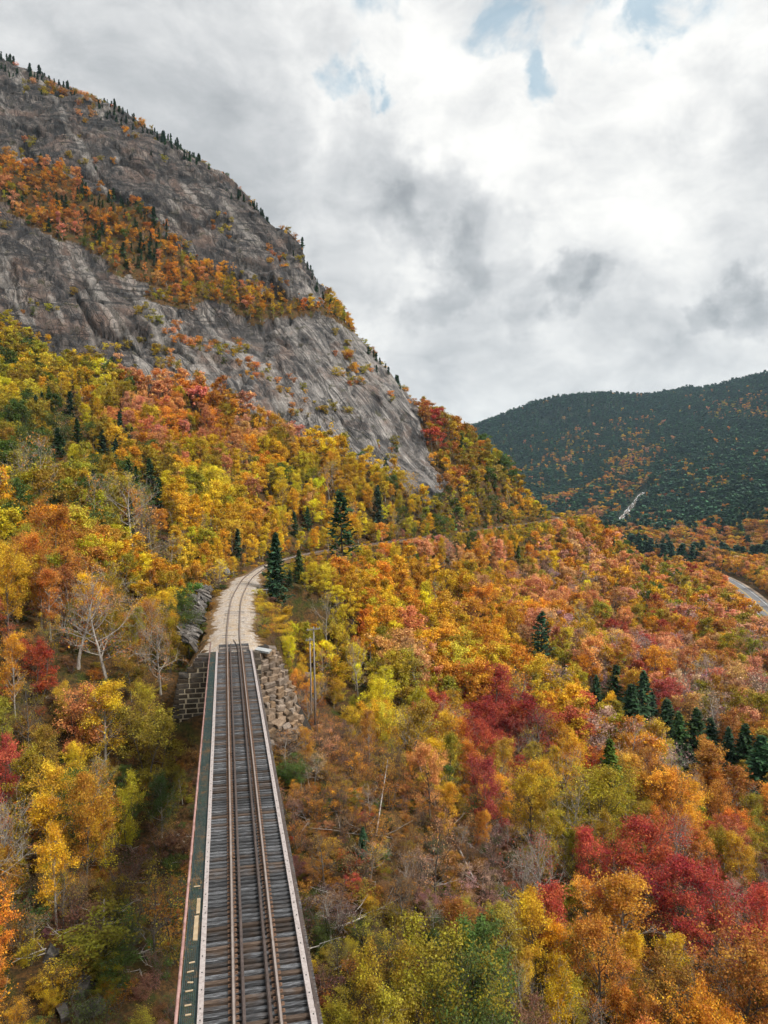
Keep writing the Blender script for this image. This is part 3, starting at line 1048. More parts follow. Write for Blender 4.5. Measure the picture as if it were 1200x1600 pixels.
def make_conifer(seed, H, form, lod):
    rng = np.random.default_rng(seed)
    br = []
    n = 8
    tr = np.stack([rng.normal(size=n) * .004 * H, rng.normal(size=n) * .004 * H, np.linspace(-.3, H, n)], 1)
    tr[0, :2] = 0
    r0 = .016 * H
    br.append((tr, r0 * (1 - np.linspace(0, 1, n) * .93), 6 if lod == 0 else 4))
    cen, axs = [], []
    if form == 'spruce':
        lev = {0: 27, 1: 19, 2: 11, 3: 7}[lod]; per = {0: 9, 1: 7, 2: 5, 3: 4}[lod]; wid = .235; base = .07; sprays = {0: 16, 1: 7, 2: 4, 3: 2}[lod]
    else:
        lev = {0: 17, 1: 13, 2: 8, 3: 6}[lod]; per = {0: 7, 1: 6, 2: 5, 3: 4}[lod]; wid = .25; base = .12; sprays = {0: 30, 1: 13, 2: 5, 3: 3}[lod]
    for i in range(lev):
        f = base + (1 - base) * (i / lev) ** .92
        z = f * H
        prof = (1 - f) ** (.82 if form == 'spruce' else .62)
        for j in range(per):
            if rng.random() < .20:
                continue
            az = 2 * PI * j / per + i * 1.3 + rng.uniform(-.35, .35)
            L = max(.05 * H * (1 - f) + .02 * H, wid * H * prof * rng.uniform(.55, 1.28))
            el = math.radians(-12 + 34 * f + rng.uniform(-8, 8)) if form == 'spruce' else math.radians(4 + 26 * f + rng.uniform(-7, 7))
            d0 = np.array([math.cos(az) * math.cos(el), math.sin(az) * math.cos(el), math.sin(el)])
            t = np.linspace(0, 1, 4)
            pts = np.array([0, 0, z + rng.uniform(-.01, .01) * H]) + d0 * (t * L)[:, None]
            pts[:, 2] += (t ** 2 * .10 - t * (1 - t) * .28) * L
            if lod < 2:
                br.append((pts, .004 * H * (1 - t * .8), 3))
            tt = rng.uniform(.12 if form == 'spruce' else .35, 1.02, sprays)
            c = np.array([0, 0, z]) + d0 * (tt * L)[:, None]
            c[:, 2] = z + d0[2] * tt * L + (tt ** 2 * .10 - tt * (1 - tt) * .28) * L - rng.uniform(0, .018 * H, sprays)
            side = np.array([-d0[1], d0[0], 0]); side /= np.linalg.norm(side) + 1e-9
            sg = rng.uniform(-1, 1, sprays)
            wdt = (.24 if form == 'spruce' else .32) * L * (1.05 - tt * .75)
            c += side * (sg * wdt)[:, None] + rng.normal(size=(sprays, 3)) * .006 * H
            a = d0[None] * 1.0 + side * (sg * 1.2)[:, None] + np.array([0, 0, -.22 if form == 'spruce' else .15])
            cen.append(c); axs.append(a)
    # leading shoot
    k = {0: 60, 1: 24, 2: 8, 3: 4}[lod]
    zt = rng.uniform(.86, 1.01, k)
    cen.append(np.stack([rng.normal(size=k) * .012 * H * (1.05 - zt) * 9, rng.normal(size=k) * .012 * H * (1.05 - zt) * 9, zt * H], 1))
    axs.append(np.tile(np.array([[0, 0, 1.0]]), (k, 1)) + rng.normal(size=(k, 3)) * .5)
    cen = np.concatenate(cen); axs = np.concatenate(axs)
    size = {0: .052, 1: .085, 2: .15, 3: .24}[lod] * H * (1 if form == 'spruce' else .85)
    LV, LF = leaf_cards(cen, rng, size, up=1.6, aspect=.42 if lod < 2 else .6, axis=axs)
    return tubes_mesh(br), (LV, LF)

PROTO = {}
def proto(key, trunk, crown, bark, leafmat):
    t = mesh_from(key + '_trunk', trunk[0], trunk[1], bark, smooth=True)
    c = mesh_from(key + '_crown', crown[0], crown[1], leafmat)
    PROTO[key] = (t, c)
    return t, c

BH = 9.0       # every broadleaf prototype is 9 m tall, conifers 10 m
def build_protos():
    L0 = {'maple': (16500, .118), 'birch': (12500, .112), 'clump': (12000, .115), 'brush': (2800, .11), 'bare': (900, .11), 'bushy': (14500, .118)}
    L1 = {'maple': (4600, .25), 'birch': (3800, .235), 'clump': (3800, .24), 'brush': (1100, .22), 'bare': (380, .22), 'bushy': (3600, .26)}
    L2 = {'maple': (1250, .47), 'birch': (950, .44), 'clump': (950, .46), 'brush': (300, .5), 'bare': (150, .5), 'bushy': (700, .6)}
    nv = {'maple': 4, 'birch': 4, 'clump': 3, 'brush': 3, 'bare': 3, 'bushy': 2}
    for fi, form in enumerate(('maple', 'birch', 'clump', 'brush', 'bare', 'bushy')):
        for v in range(nv[form]):
            bark = M_BIRCH if form in ('birch', 'bare') and v != 1 else M_BARK
            for lod, tab in ((0, L0), (1, L1), (2, L2)):
                n, s = tab[form]
                tr, crn = make_broadleaf(100 * fi + 7 * v + 3, BH, form, n, s, lod)
                proto('%s_%d_%d' % (form, v, lod), tr, crn, bark, M_LEAF)
    for v in range(2):
        rng = np.random.default_rng(900 + v)
        tr, crn = make_broadleaf(950 + v, BH, 'maple', 150, 1.25, 2)
        proto('maple_%d_3' % v, tr, crn, M_BARK, M_LEAF)
    for form in ('spruce', 'pine'):
        for v in range(3 if form == 'spruce' else 2):
            for lod in (0, 1, 2, 3):
                tr, crn = make_conifer(500 + 10 * v + (0 if form == 'spruce' else 77), 10.0, form, lod)
                proto('%s_%d_%d' % (form, v, lod), tr, crn, M_DARKBARK, M_NEEDLE)
build_protos()
N_VAR = {'maple': 4, 'birch': 4, 'clump': 3, 'brush': 3, 'bare': 3, 'bushy': 2, 'spruce': 3, 'pine': 2}

_joined = {}
def joined_proto(key):
    """trunk and crown of a prototype as one unlinked object, for the masses of far trees"""
    if key in _joined:
        return _joined[key]
    t, c = PROTO[key]
    vt = np.empty(len(t.vertices) * 3, np.float32); t.vertices.foreach_get('co', vt)
    vc = np.empty(len(c.vertices) * 3, np.float32); c.vertices.foreach_get('co', vc)
    ft = np.empty(len(t.loops), np.int32); t.loops.foreach_get('vertex_index', ft)
    fc = np.empty(len(c.loops), np.int32); c.loops.foreach_get('vertex_index', fc)
    V = np.concatenate([vt.reshape(-1, 3), vc.reshape(-1, 3)])
    F = np.concatenate([ft.reshape(-1, 4), fc.reshape(-1, 4) + len(t.vertices)])
    me = mesh_from('mass_' + key, V, F, [t.materials[0], c.materials[0]])
    mi = np.concatenate([np.zeros(len(ft) // 4, np.int32), np.ones(len(fc) // 4, np.int32)])
    me.polygons.foreach_set('material_index', mi)
    o = bpy.data.objects.new('mass_' + key, me)
    _joined[key] = o
    return o

def stuff(name, keys, idx, pos, rot, scl, tint, label, cat, src=None):
    """one object whose points carry instances of the prototypes"""
    pos = np.asarray(pos, np.float32)
    me = bpy.data.meshes.new(name)
    me.vertices.add(len(pos))
    me.vertices.foreach_set('co', pos.ravel())
    def attr(nm, ty, data, f):
        a = me.attributes.new(nm, ty, 'POINT')
        a.data.foreach_set(f, np.asarray(data).ravel())
    attr('rot', 'FLOAT_VECTOR', np.asarray(rot, np.float32), 'vector')
    attr('scl', 'FLOAT_VECTOR', np.asarray(scl, np.float32), 'vector')
    attr('tint', 'FLOAT_COLOR', np.concatenate([np.asarray(tint, np.float32), np.ones((len(pos), 1), np.float32)], 1), 'color')
    attr('pick', 'INT', np.asarray(idx, np.int32), 'value')
    o = obj(name, me)
    tag(o, label, cat, kind='stuff')
    g = bpy.data.node_groups.new(name + '_scatter', 'GeometryNodeTree')
    g.interface.new_socket('Geometry', in_out='INPUT', socket_type='NodeSocketGeometry')
    g.interface.new_socket('Geometry', in_out='OUTPUT', socket_type='NodeSocketGeometry')
    N, L = g.nodes, g.links
    gi, go = N.new('NodeGroupInput'), N.new('NodeGroupOutput')
    m2p = N.new('GeometryNodeMeshToPoints')
    iop = N.new('GeometryNodeInstanceOnPoints')
    join = N.new('GeometryNodeGeometryToInstance')
    objs = src or [joined_proto(k) for k in keys]
    for ob in reversed(objs):                       # multi-input sockets read in reverse order
        oi = N.new('GeometryNodeObjectInfo')
        oi.inputs['Object'].default_value = ob
        oi.inputs['As Instance'].default_value = False
        L.new(oi.outputs['Geometry'], join.inputs[0])
    if len(objs) > 1:
        js = N.new('GeometryNodeJoinGeometry')
        N.remove(join)
        for nd in [x for x in N if x.type == 'OBJECT_INFO']:
            gti = N.new('GeometryNodeGeometryToInstance')
            L.new(nd.outputs['Geometry'], gti.inputs[0])
            L.new(gti.outputs[0], js.inputs[0])
        inst = js.outputs[0]
    else:
        inst = join.outputs[0]
    def named(nm, ty):
        x = N.new('GeometryNodeInputNamedAttribute'); x.data_type = ty
        x.inputs['Name'].default_value = nm
        return x.outputs['Attribute']
    L.new(gi.outputs[0], m2p.inputs[0])
    L.new(m2p.outputs[0], iop.inputs['Points'])
    L.new(inst, iop.inputs['Instance'])
    iop.inputs['Pick Instance'].default_value = True
    L.new(named('pick', 'INT'), iop.inputs['Instance Index'])
    L.new(named('rot', 'FLOAT_VECTOR'), iop.inputs['Rotation'])
    L.new(named('scl', 'FLOAT_VECTOR'), iop.inputs['Scale'])
    L.new(iop.outputs[0], go.inputs[0])
    md = o.modifiers.new('scatter', 'NODES')
    md.node_group = g
    return o
# ------------------------------------------------------------------ railway, masonry and small things
PR = random.Random(11)

def ray_ground(px, py):
    d = np.array(pdir(px, py))
    t = np.concatenate([np.arange(20, 120, .4), np.arange(120, 500, 1.5), np.geomspace(500, 2600, 500)])
    x, y, z = d[0] * t, d[1] * t, CAM_H + d[2] * t
    g = height(x, y)
    i = np.argmax(z < g)
    return float(x[i]), float(y[i]), float(g[i])

def m_wood_tie():
    t = NT(mat_new('weathered_tie'))
    info = t.n('ShaderNodeObjectInfo')
    geo = t.n('ShaderNodeNewGeometry')
    pos = geo.outputs['Position']
    g = t.noise(t.mapping(t.coord(), (.9, 14, 14)), 2.2, 6, .7)
    big = t.noise(pos, 1.6, 4, .6)
    col = t.ramp(g, [(.34, (.016, .016, .017)), (.47, (.085, .084, .088)), (.56, (.20, .208, .222)), (.70, (.44, .455, .48))])
    brown = t.ramp(g, [(.32, (.025, .017, .012)), (.48, (.105, .070, .050)), (.70, (.25, .185, .14))])
    col = t.mix(t.range(t.math('ADD', info.outputs['Random'], t.math('MULTIPLY', t.math('SUBTRACT', big, .5), 1.0)), .45, .85), col, brown)
    dark = t.range(t.math('FRACT', t.math('MULTIPLY', info.outputs['Random'], 7.3)), 0, 1, .24, .78)
    hs = t.n('ShaderNodeHueSaturation'); t.L.new(col, hs.inputs['Color']); t.L.new(dark, hs.inputs['Value'])
    return t.out(t.principled(hs.outputs[0], .8, 0, t.bump(g, .8, .02), .3))

def m_simple(name, stops, scale, detail=5, rough=.8, metal=0.0, bump=.5, bdist=.03, coord='Object', mp=None, spec=.3):
    t = NT(mat_new(name))
    c = t.coord(coord) if coord != 'Position' else t.n('ShaderNodeNewGeometry').outputs['Position']
    if mp:
        c = t.mapping(c, mp)
    n = t.noise(c, scale, detail, .65)
    return t.out(t.principled(t.ramp(n, stops), rough, metal, t.bump(n, bump, bdist), spec))

M_TIE = m_wood_tie()
M_RAIL = m_simple('rusty_rail', [(.3, (.085, .060, .050)), (.55, (.165, .122, .104)), (.75, (.23, .18, .155))], 6, rough=.55, metal=.35, coord='Position', bump=.2)
M_GUARD = m_simple('dull_guard_rail', [(.3, (.055, .042, .038)), (.6, (.115, .088, .078)), (.8, (.16, .125, .11))], 5, rough=.6, metal=.3, coord='Position', bump=.2)
def m_railhead():
    t = NT(mat_new('rail_head'))
    n = t.noise(t.n('ShaderNodeNewGeometry').outputs['Position'], 3.0, 4, .6)
    return t.out(t.principled(t.ramp(n, [(.3, (.30, .245, .215)), (.7, (.46, .395, .355))]), .42, .5, None, .4))
M_HEAD = m_railhead()
M_CURB = m_simple('grey_timber', [(.25, (.19, .155, .145)), (.5, (.36, .315, .30)), (.75, (.48, .435, .415))], 2.0, 7, .85, coord='Position', mp=(5, 5, 5), bump=.4)
M_PLATE = m_simple('rusty_plate', [(.3, (.09, .052, .034)), (.6, (.18, .105, .066)), (.8, (.26, .165, .11))], 9, rough=.8, coord='Position')
M_STEEL = m_simple('dark_steel', [(.3, (.03, .032, .034)), (.6, (.07, .07, .07)), (.8, (.13, .09, .07))], 2.5, rough=.6, coord='Position')
M_PINK = m_simple('faded_red_paint', [(.3, (.20, .105, .090)), (.55, (.34, .20, .175)), (.8, (.42, .29, .26))], 3.0, rough=.6, coord='Position', bump=.15)
def m_grating():
    t = NT(mat_new('teal_grating'))
    p = t.n('ShaderNodeNewGeometry').outputs['Position']
    n = t.noise(p, .9, 5, .7, .6); f = t.noise(p, 6, 4, .7)
    col = t.ramp(f, [(.3, (.022, .044, .043)), (.7, (.058, .092, .088))])
    col = t.mix(t.range(t.math('ADD', n, t.math('MULTIPLY', t.math('SUBTRACT', f, .5), .45)), .53, .66, 0, .8), col, (.19, .105, .045))
    return t.out(t.principled(col, .65, .1, None, .3))
M_GRATE = m_grating()
M_PLANK = m_simple('pale_plank', [(.3, (.30, .22, .13)), (.7, (.46, .36, .24))], 3, rough=.85, coord='Position')
def m_gravel():
    t = NT(mat_new('pale_gravel'))
    c = t.coord()
    v = t.n('ShaderNodeTexVoronoi'); t.L.new(c, v.inputs['Vector']); v.inputs['Scale'].default_value = 14
    n = t.noise(c, .55, 5, .65); f = t.noise(c, 5, 5, .7)
    sep = t.n('ShaderNodeSeparateColor'); t.L.new(v.outputs['Color'], sep.inputs[0])
    col = t.ramp(sep.outputs[0], [(.0, (.15, .12, .10)), (.4, (.34, .29, .245)), (.8, (.50, .44, .38)), (1, (.62, .57, .51))])
    col = t.mix(t.range(n, .46, .66, 0, .55), col, (.40, .27, .135))
    col = t.mix(t.range(f, .60, .68), col, (.42, .24, .05))
    ed = t.n('ShaderNodeAttribute', attribute_name='edge')
    e = t.math('ADD', ed.outputs['Fac'], t.math('MULTIPLY', t.math('SUBTRACT', t.noise(c, 1.1, 6, .7), .5), 1.5))
    litter = t.ramp(t.noise(c, 6, 4, .7), [(.3, (.045, .030, .016)), (.5, (.13, .075, .030)), (.7, (.30, .17, .05))])
    col = t.mix(t.range(e, .82, 1.0), col, litter)
    h = t.math('ADD', v.outputs['Distance'], t.math('MULTIPLY', f, .8))
    return t.out(t.principled(col, .92, 0, t.bump(h, .7, .08), .15))
M_GRAVEL = m_gravel()
def m_stone(name, c0, c1, c2):
    t = NT(mat_new(name))
    info = t.n('ShaderNodeObjectInfo')
    p = t.n('ShaderNodeNewGeometry').outputs['Position']
    n = t.noise(p, 1.5, 7, .7, .3); f = t.noise(p, 7, 5, .7)
    col = t.ramp(t.math('ADD', t.math('MULTIPLY', n, .7), t.math('MULTIPLY', f, .3)), [(.3, c0), (.5, c1), (.68, c2)])
    stain = t.noise(p, .8, 5, .65)
    col = t.mix(t.range(stain, .54, .66, 0, .75), col, tuple(x * .8 for x in c0))
    hs = t.n('ShaderNodeHueSaturation'); t.L.new(col, hs.inputs['Color'])
    t.L.new(t.range(info.outputs['Random'], 0, 1, .6, 1.3), hs.inputs['Value'])
    t.L.new(t.range(t.math('FRACT', t.math('MULTIPLY', info.outputs['Random'], 9.1)), 0, 1, .65, 1.15), hs.inputs['Saturation'])
    return t.out(t.principled(hs.outputs[0], .9, 0, t.bump(t.math('ADD', n, t.math('MULTIPLY', f, .5)), .9, .12), .2))
M_TAN = m_stone('tan_granite', (.070, .048, .031), (.205, .145, .097), (.37, .28, .20))
M_MOSSY = m_stone('sooty_stone', (.028, .022, .016), (.070, .054, .038), (.15, .112, .078))
M_GREY = m_stone('grey_rock', (.055, .053, .052), (.15, .145, .14), (.31, .295, .28))
M_LEDGE = m_stone('ledge_rock', (.030, .027, .025), (.105, .093, .082), (.26, .235, .21))
M_MORTAR = m_simple('pale_mortar', [(.3, (.30, .25, .17)), (.7, (.48, .41, .30))], 3, rough=.95)
M_CORE = m_simple('dark_rubble', [(.3, (.012, .010, .008)), (.7, (.04, .032, .024))], 3, rough=.95)
M_CONC = m_simple('concrete', [(.3, (.24, .25, .25)), (.7, (.38, .39, .39))], 3, rough=.9)
M_POLE = m_simple('silver_pole_wood', [(.3, (.15, .13, .115)), (.7, (.30, .27, .245))], 3, mp=(6, 6, 1))
M_LOG = m_simple('dead_birch_log', [(.3, (.16, .135, .115)), (.5, (.33, .295, .26)), (.75, (.48, .445, .405))], 3, coord='Position')
M_TABLE = m_simple('grey_board', [(.3, (.12, .12, .12)), (.7, (.24, .24, .235))], 3)
M_ASPHALT = m_simple('asphalt', [(.3, (.135, .135, .14)), (.7, (.19, .19, .192))], .3, rough=.9, bump=.1)
M_YELLOW = m_simple('yellow_line_paint', [(.3, (.50, .32, .05)), (.7, (.62, .42, .08))], 1, rough=.7)
M_WHITE = m_simple('white_line_paint', [(.3, (.62, .62, .60)), (.7, (.78, .78, .76))], 1, rough=.7)
M_SAND = m_simple('sandy_shoulder', [(.3, (.27, .20, .14)), (.7, (.42, .34, .26))], .6, rough=.95)

RAIL_PROF = [(-.07, 0), (.07, 0), (.07, .02), (.012, .05), (.012, .125), (.036, .135), (.036, .17), (-.036, .17), (-.036, .135), (-.012, .125), (-.012, .05), (-.07, .02)]

def rail(name, path, parent, head=True, scale=1.0, zoff=0.0):
    mb = MB()
    prof = [(a * scale, b * scale + zoff) for a, b in RAIL_PROF]
    k0 = len(mb.f)
    mb.sweep(path, prof)
    me = mb.mesh(name, [M_RAIL if head else M_GUARD, M_HEAD if head else M_GUARD])
    if head:
        n = len(prof)
        for i, p in enumerate(me.polygons):
            if i % n == 6 and i < n * (len(path) - 1):
                p.material_index = 1
    return obj(name, me, parent)

def tie_meshes(L, W, H, n, mat, rng, lo=0.0):
    out = []
    for i in range(n):
        mb = MB()
        # a sawn timber with worn, slightly bowed edges: 5 stations
        st = [-.5, -.28, .02, .27, .5]
        path = []
        vs, fs = [], []
        for q in st:
            w = W * rng.uniform(.93, 1.03); hz = rng.uniform(-.012, .008); c = rng.uniform(-.008, .008)
            ch = .016
            pr = [(-w / 2, -H), (w / 2, -H), (w / 2, -ch + hz), (w / 2 - ch, hz), (-w / 2 + ch, hz), (-w / 2, -ch + hz)]
            vs += [(q * L, a + c, b) for a, b in pr]
        for k in range(4):
            for j in range(6):
                a, b = k * 6 + j, k * 6 + (j + 1) % 6
                fs.append((a, a + 6, b + 6, b))
        fs.append(tuple(range(6))); fs.append(tuple(24 + j for j in range(6))[::-1])
        mb.add(vs, fs)
        out.append(mb.mesh('tie', mat))
    return out

def build_bridge():
    root = empty('railway_bridge', (*track_xy(0), 0), -AZ)
    tag(root, 'long steel deck bridge with dark timber ties, grey kerb timbers and a grated side walkway', 'bridge')
    # ties
    tm = tie_meshes(3.86, .172, .27, 8, M_TIE, PR)
    sp = .322
    n = int((S_END - S_START) / sp)
    plates = MB(); spikes = MB()
    for i in range(n):
        s = S_END - .16 - i * sp
        o = obj('tie', PR.choice(tm), root, (PR.uniform(-.04, .05), s + PR.uniform(-.018, .018), PR.uniform(-.008, .006)))
        o.rotation_euler = (0, 0, PR.uniform(-.008, .008) + (PI if PR.random() < .5 else 0))
        for lat in (-.755, .755):
            plates.box((lat, s, .012), (.36, .17, .022))
            for dx in (-.115, .115):
                plates.box((lat + dx, s + PR.uniform(-.03, .03), .04), (.05, .045, .05))
    tag(plates.build('tie_plates', M_PLATE, root), kind='stuff')
    def straight(lat, s0, s1, z=0.0):
        return [((lat, s0, z), (1, 0)), ((lat, s1, z), (1, 0))]
    # running rails in lengths with joints
    for lat in (-.755, .755):
        r = rail('running_rail', straight(lat, S_START, S_END, .025), root)
        for s in (34.2 if lat < 0 else 27.6, 48.0 if lat < 0 else 52.5):
            for dx in (-.055, .055):
                mb = MB(); mb.box((lat + dx, s, .105), (.035, .62, .10))
                mb.build('joint_bar', M_PLATE, r)
    ends = {-.43: [(S_END + 2.6, -.40), (S_END + 3.6, -.34)], .43: [(S_END + 2.0, .36), (S_END + 4.0, .16), (S_END + 5.6, -.02)]}
    for lat in (-.43, .43):
        path = straight(lat, S_START, S_END, .02)
        for (s, l2) in ends[lat]:
            path.append(((l2, s, .02), (1, 0)))
        rail('guard_rail', path, root, False, .95)
    # kerb timbers
    bolts = MB()
    for lat in (-1.84, 1.80):
        s = S_END + .1
        while s > S_START:
            L = PR.uniform(5.6, 6.6)
            s0 = max(S_START, s - L)
            mb = MB()
            mb.box((lat + PR.uniform(-.006, .006), (s + s0) / 2, .075 + PR.uniform(-.004, .004)), (.19, s - s0 - .012, .15), jit=.004, rng=PR)
            mb.build('kerb_timber', M_CURB, root)
            q = s - .3
            while q > s0 + .1:
                bolts.tube([(lat + PR.uniform(-.03, .03), q, .15), (lat, q, .168)], .026, 6)
                q -= .92
            s = s0
    tag(bolts.build('bolt_heads', M_STEEL, root), kind='stuff')
    # edge angle at the right: bolted steel strip on the tie ends
    mb = MB(); mb.box((1.965, (S_START + S_END) / 2, .02), (.085, S_END - S_START, .05)); mb.build('edge_strip', M_GUARD, root)
    mb = MB(); mb.box((2.06, (S_START + S_END - 10) / 2, -.14), (.10, S_END - S_START - 10, .12)); mb.build('side_timber', M_TIE, root)
    # walkway
    g = MB()
    PL = 2.44; x0, x1 = -2.50, -1.965
    nb = 8
    for i in range(nb + 1):
        g.box((x0 + (x1 - x0) * i / nb, PL / 2, .0), (.016 if 0 < i < nb else .035, PL - .02, .035))
    m = 34
    for j in range(m + 1):
        g.box(((x0 + x1) / 2, .012 + (PL - .024) * j / m, .012), (x1 - x0, .016 if 0 < j < m else .03, .012))
    gm = g.mesh('grating_panel', M_GRATE)
    s = S_END - PL + .1
    while s > S_START - PL:
        o = obj('grating_panel', gm, root, (PR.uniform(-.006, .006), s, .03 + PR.uniform(-.004, .004)))
        s -= PL
    for lat in (-2.46, -2.0):
        mb = MB(); mb.box((lat, (S_START + S_END) / 2, -.055), (.06, S_END - S_START, .10)); mb.build('walkway_stringer', M_STEEL, root)
    # hand rail
    hr = MB(); hr.tube([(-2.52, S_START, 1.06), (-2.52, S_END + .2, 1.06)], .055, 8); h = hr.build('hand_rail', M_PINK, root, True)
    hr = MB(); hr.tube([(-2.54, S_START, .55), (-2.54, S_END + .2, .55)], .026, 6); hr.build('mid_rail', M_PINK, root, True)
    pm = MB(); pm.box((0, 0, .5), (.06, .06, 1.12)); pm.box((.0, 0, .0), (.12, .12, .03)); pme = pm.mesh('rail_post', M_PINK)
    s = S_END + .15
    while s > S_START:
        obj('rail_post', pme, root, (-2.56, s, -.02)); s -= 2.44
    # repair boards lying on the grating
    for (px, py0, py1, w) in ((307.2, 1405, 1428, .15), (303.6, 1432, 1470, .17)):
        a, b = PZ(px, py1, .06), PZ(px + (1428 - 1405) * .0, py0, .06)
        sa = (np.array(a[:2]) - T0) @ TU; sb = (np.array(b[:2]) - T0) @ TU
        mb = MB(); mb.box((-2.12 if w < .16 else -2.16, (sa + sb) / 2, .075), (w, abs(sb - sa), .03), jit=.008, rng=PR); mb.build('repair_board', M_PLANK, root)
    for py in (1504, 1518, 1535, 1548, 1570, 1585, 1386):
        a = PZ(300, py, .06); sa = (np.array(a[:2]) - T0) @ TU
        mb = MB(); mb.box((-2.22 + PR.uniform(-.04, .04), sa, .068), (PR.uniform(.18, .28), .07, .02), Matrix.Rotation(PR.uniform(-.25, .25), 3, 'Z')); mb.build('repair_board', M_PLANK, root)
    # girders, bracing and towers under the deck
    for lat in (-1.0, 1.0):
        mb = MB()
        L = S_END - S_START - .5; c = (S_START + S_END - .5) / 2
        mb.box((lat, c, -.25), (.42, L, .05)); mb.box((lat, c, -2.15), (.42, L, .05)); mb.box((lat, c, -1.2), (.03, L, 1.85))
        q = S_START + 1
        while q < S_END - 1:
            mb.box((lat, q, -1.2), (.30, .02, 1.84)); q += 1.6
        mb.build('girder', M_STEEL, root)
    for s in (18.0, 30.0, 47.0, 57.0):
        zb = float(height(*[np.array([v]) for v in track_xy(s)])[0])
        tw = MB()
        for lat in (-1, 1):
            tw.tube([(lat * 1.05, s, -2.2), (lat * (1.05 + .17 * (-2.2 - zb)), s, zb - .5)], .20, 4)
        z = -5.0
        while z > zb + 1:
            w = 1.05 + .17 * (-2.2 - z); tw.box((0, s, z), (2 * w, .14, .18)); z -= 4.5
        tw.build('tower_bent', M_STEEL, root)
    return root
BRIDGE = build_bridge()

def build_track():
    root = empty('railway_track', (0, 0, 0))
    tag(root, 'single rusty railway track curving through pale gravel beyond the bridge', 'railway track')
    for off in (-.755, .755):
        path = [((TRACK[i][0] + TRACK_R[i][0] * off, TRACK[i][1] + TRACK_R[i][1] * off, .025 + TRACK_Z[i]), tuple(TRACK_R[i])) for i in range(0, len(TRACK))]
        rail('running_rail', path, root)
    tm = tie_meshes(2.7, .23, .18, 5, M_TIE, PR)
    cum = np.arange(len(TRACK)) * 1.0
    s = .35
    k = 0
    while k < 215:
        i = int(s)
        x, y = TRACK[i] + (TRACK[i + 1] - TRACK[i]) * (s - i)
        t = TRACK_T[i]
        long = k < 9
        o = obj('tie', PR.choice(tm), root, (x, y, TRACK_Z[i] + PR.uniform(-.03, .012) + (0.03 if long else -.022)))
        o.rotation_euler = (0, 0, math.atan2(TRACK_R[i][1], TRACK_R[i][0]) + PR.uniform(-.03, .03))
        if long:
            o.scale = (1.22, 1, 1)
        s += .40 if long else PR.uniform(.5, .56); k += 1
    return root
build_track()

def build_ballast():
    V, F, E = [], [], []
    lat_n = [-1.35, -1, -.82, -.6, -.34, 0, .34, .6, .82, 1, 1.35]
    n = len(TRACK)
    rows = 0
    for i in range(n):
        wl = 4.6 - 1.7 * float(sstep(0, 9, i)) - 1.0 * float(sstep(52, 70, i)) + .35 * math.sin(i * .37) + .3 * PR.uniform(-1, 1)
        wr = 3.5 - .7 * float(sstep(0, 9, i)) - 1.0 * float(sstep(52, 70, i)) + .35 * math.sin(i * .29 + 1) + .3 * PR.uniform(-1, 1)
        for q in lat_n:
            d = q * (wl if q < 0 else wr)
            a = abs(d)
            z = -.025 if a < 1.5 else -.025 - .22 * min(1, (a - 1.5) / 1.5) - .16 * max(0, a - 3.0)
            z += PR.uniform(-.015, .015) + TRACK_Z[i]
            z -= .5 * max(0, abs(q) - 1)
            if a > 2.3 and i < 10:
                xx, yy = TRACK[i] + TRACK_R[i] * d
                z = min(z, float(height([xx], [yy + .3])[0]) + .06)
            x, y = TRACK[i] + TRACK_R[i] * d
            V.append((x, y, z)); E.append(abs(q) + .5 * float(sstep(50, 66, i)))
    k = len(lat_n)
    for i in range(n - 1):
        for j in range(k - 1):
            F.append((i * k + j, i * k + j + 1, (i + 1) * k + j + 1, (i + 1) * k + j))
    me = mesh_from('track_bed', V, F, M_GRAVEL, True)
    at = me.attributes.new('edge', 'FLOAT', 'POINT'); at.data.foreach_set('value', np.array(E, np.float32))
    o = obj('track_bed', me)
    tag(o, 'pale gravel bed widening towards the end of the bridge', 'gravel', kind='structure')
build_ballast()

def stone_mesh(rng, mat, name='stone', jit=.10):
    """a squared block with knocked corners"""
    bm = bmesh.new()
    bmesh.ops.create_cube(bm, size=1.0)
    bmesh.ops.bevel(bm, geom=list(bm.edges), offset=.07, segments=1, affect='EDGES', profile=.5)
    for v in bm.verts:
        v.co += Vector((rng.uniform(-jit, jit), rng.uniform(-jit, jit), rng.uniform(-jit, jit))) * .5
    me = bpy.data.meshes.new(name)
    bm.to_mesh(me); bm.free()
    me.materials.append(mat)
    return me

def rock_mesh(rng, mat, name='rock', flat=.7, jit=.28):
    bm = bmesh.new()
    bmesh.ops.create_icosphere(bm, subdivisions=2, radius=.5)
    dirs = [Vector((rng.gauss(0, 1), rng.gauss(0, 1), rng.gauss(0, 1))).normalized() for _ in range(9)]
    offs = [rng.uniform(.24, .42) for _ in dirs]
    for v in bm.verts:
        for d, o in zip(dirs, offs):              # cleave flat faces
            e = v.co.dot(d) - o
            if e > 0:
                v.co -= d * e
        v.co += Vector((rng.uniform(-1, 1), rng.uniform(-1, 1), rng.uniform(-1, 1))) * jit * .05
        v.co.z *= flat
    me = bpy.data.meshes.new(name)
    bm.to_mesh(me); bm.free()
    me.materials.append(mat)
    return me

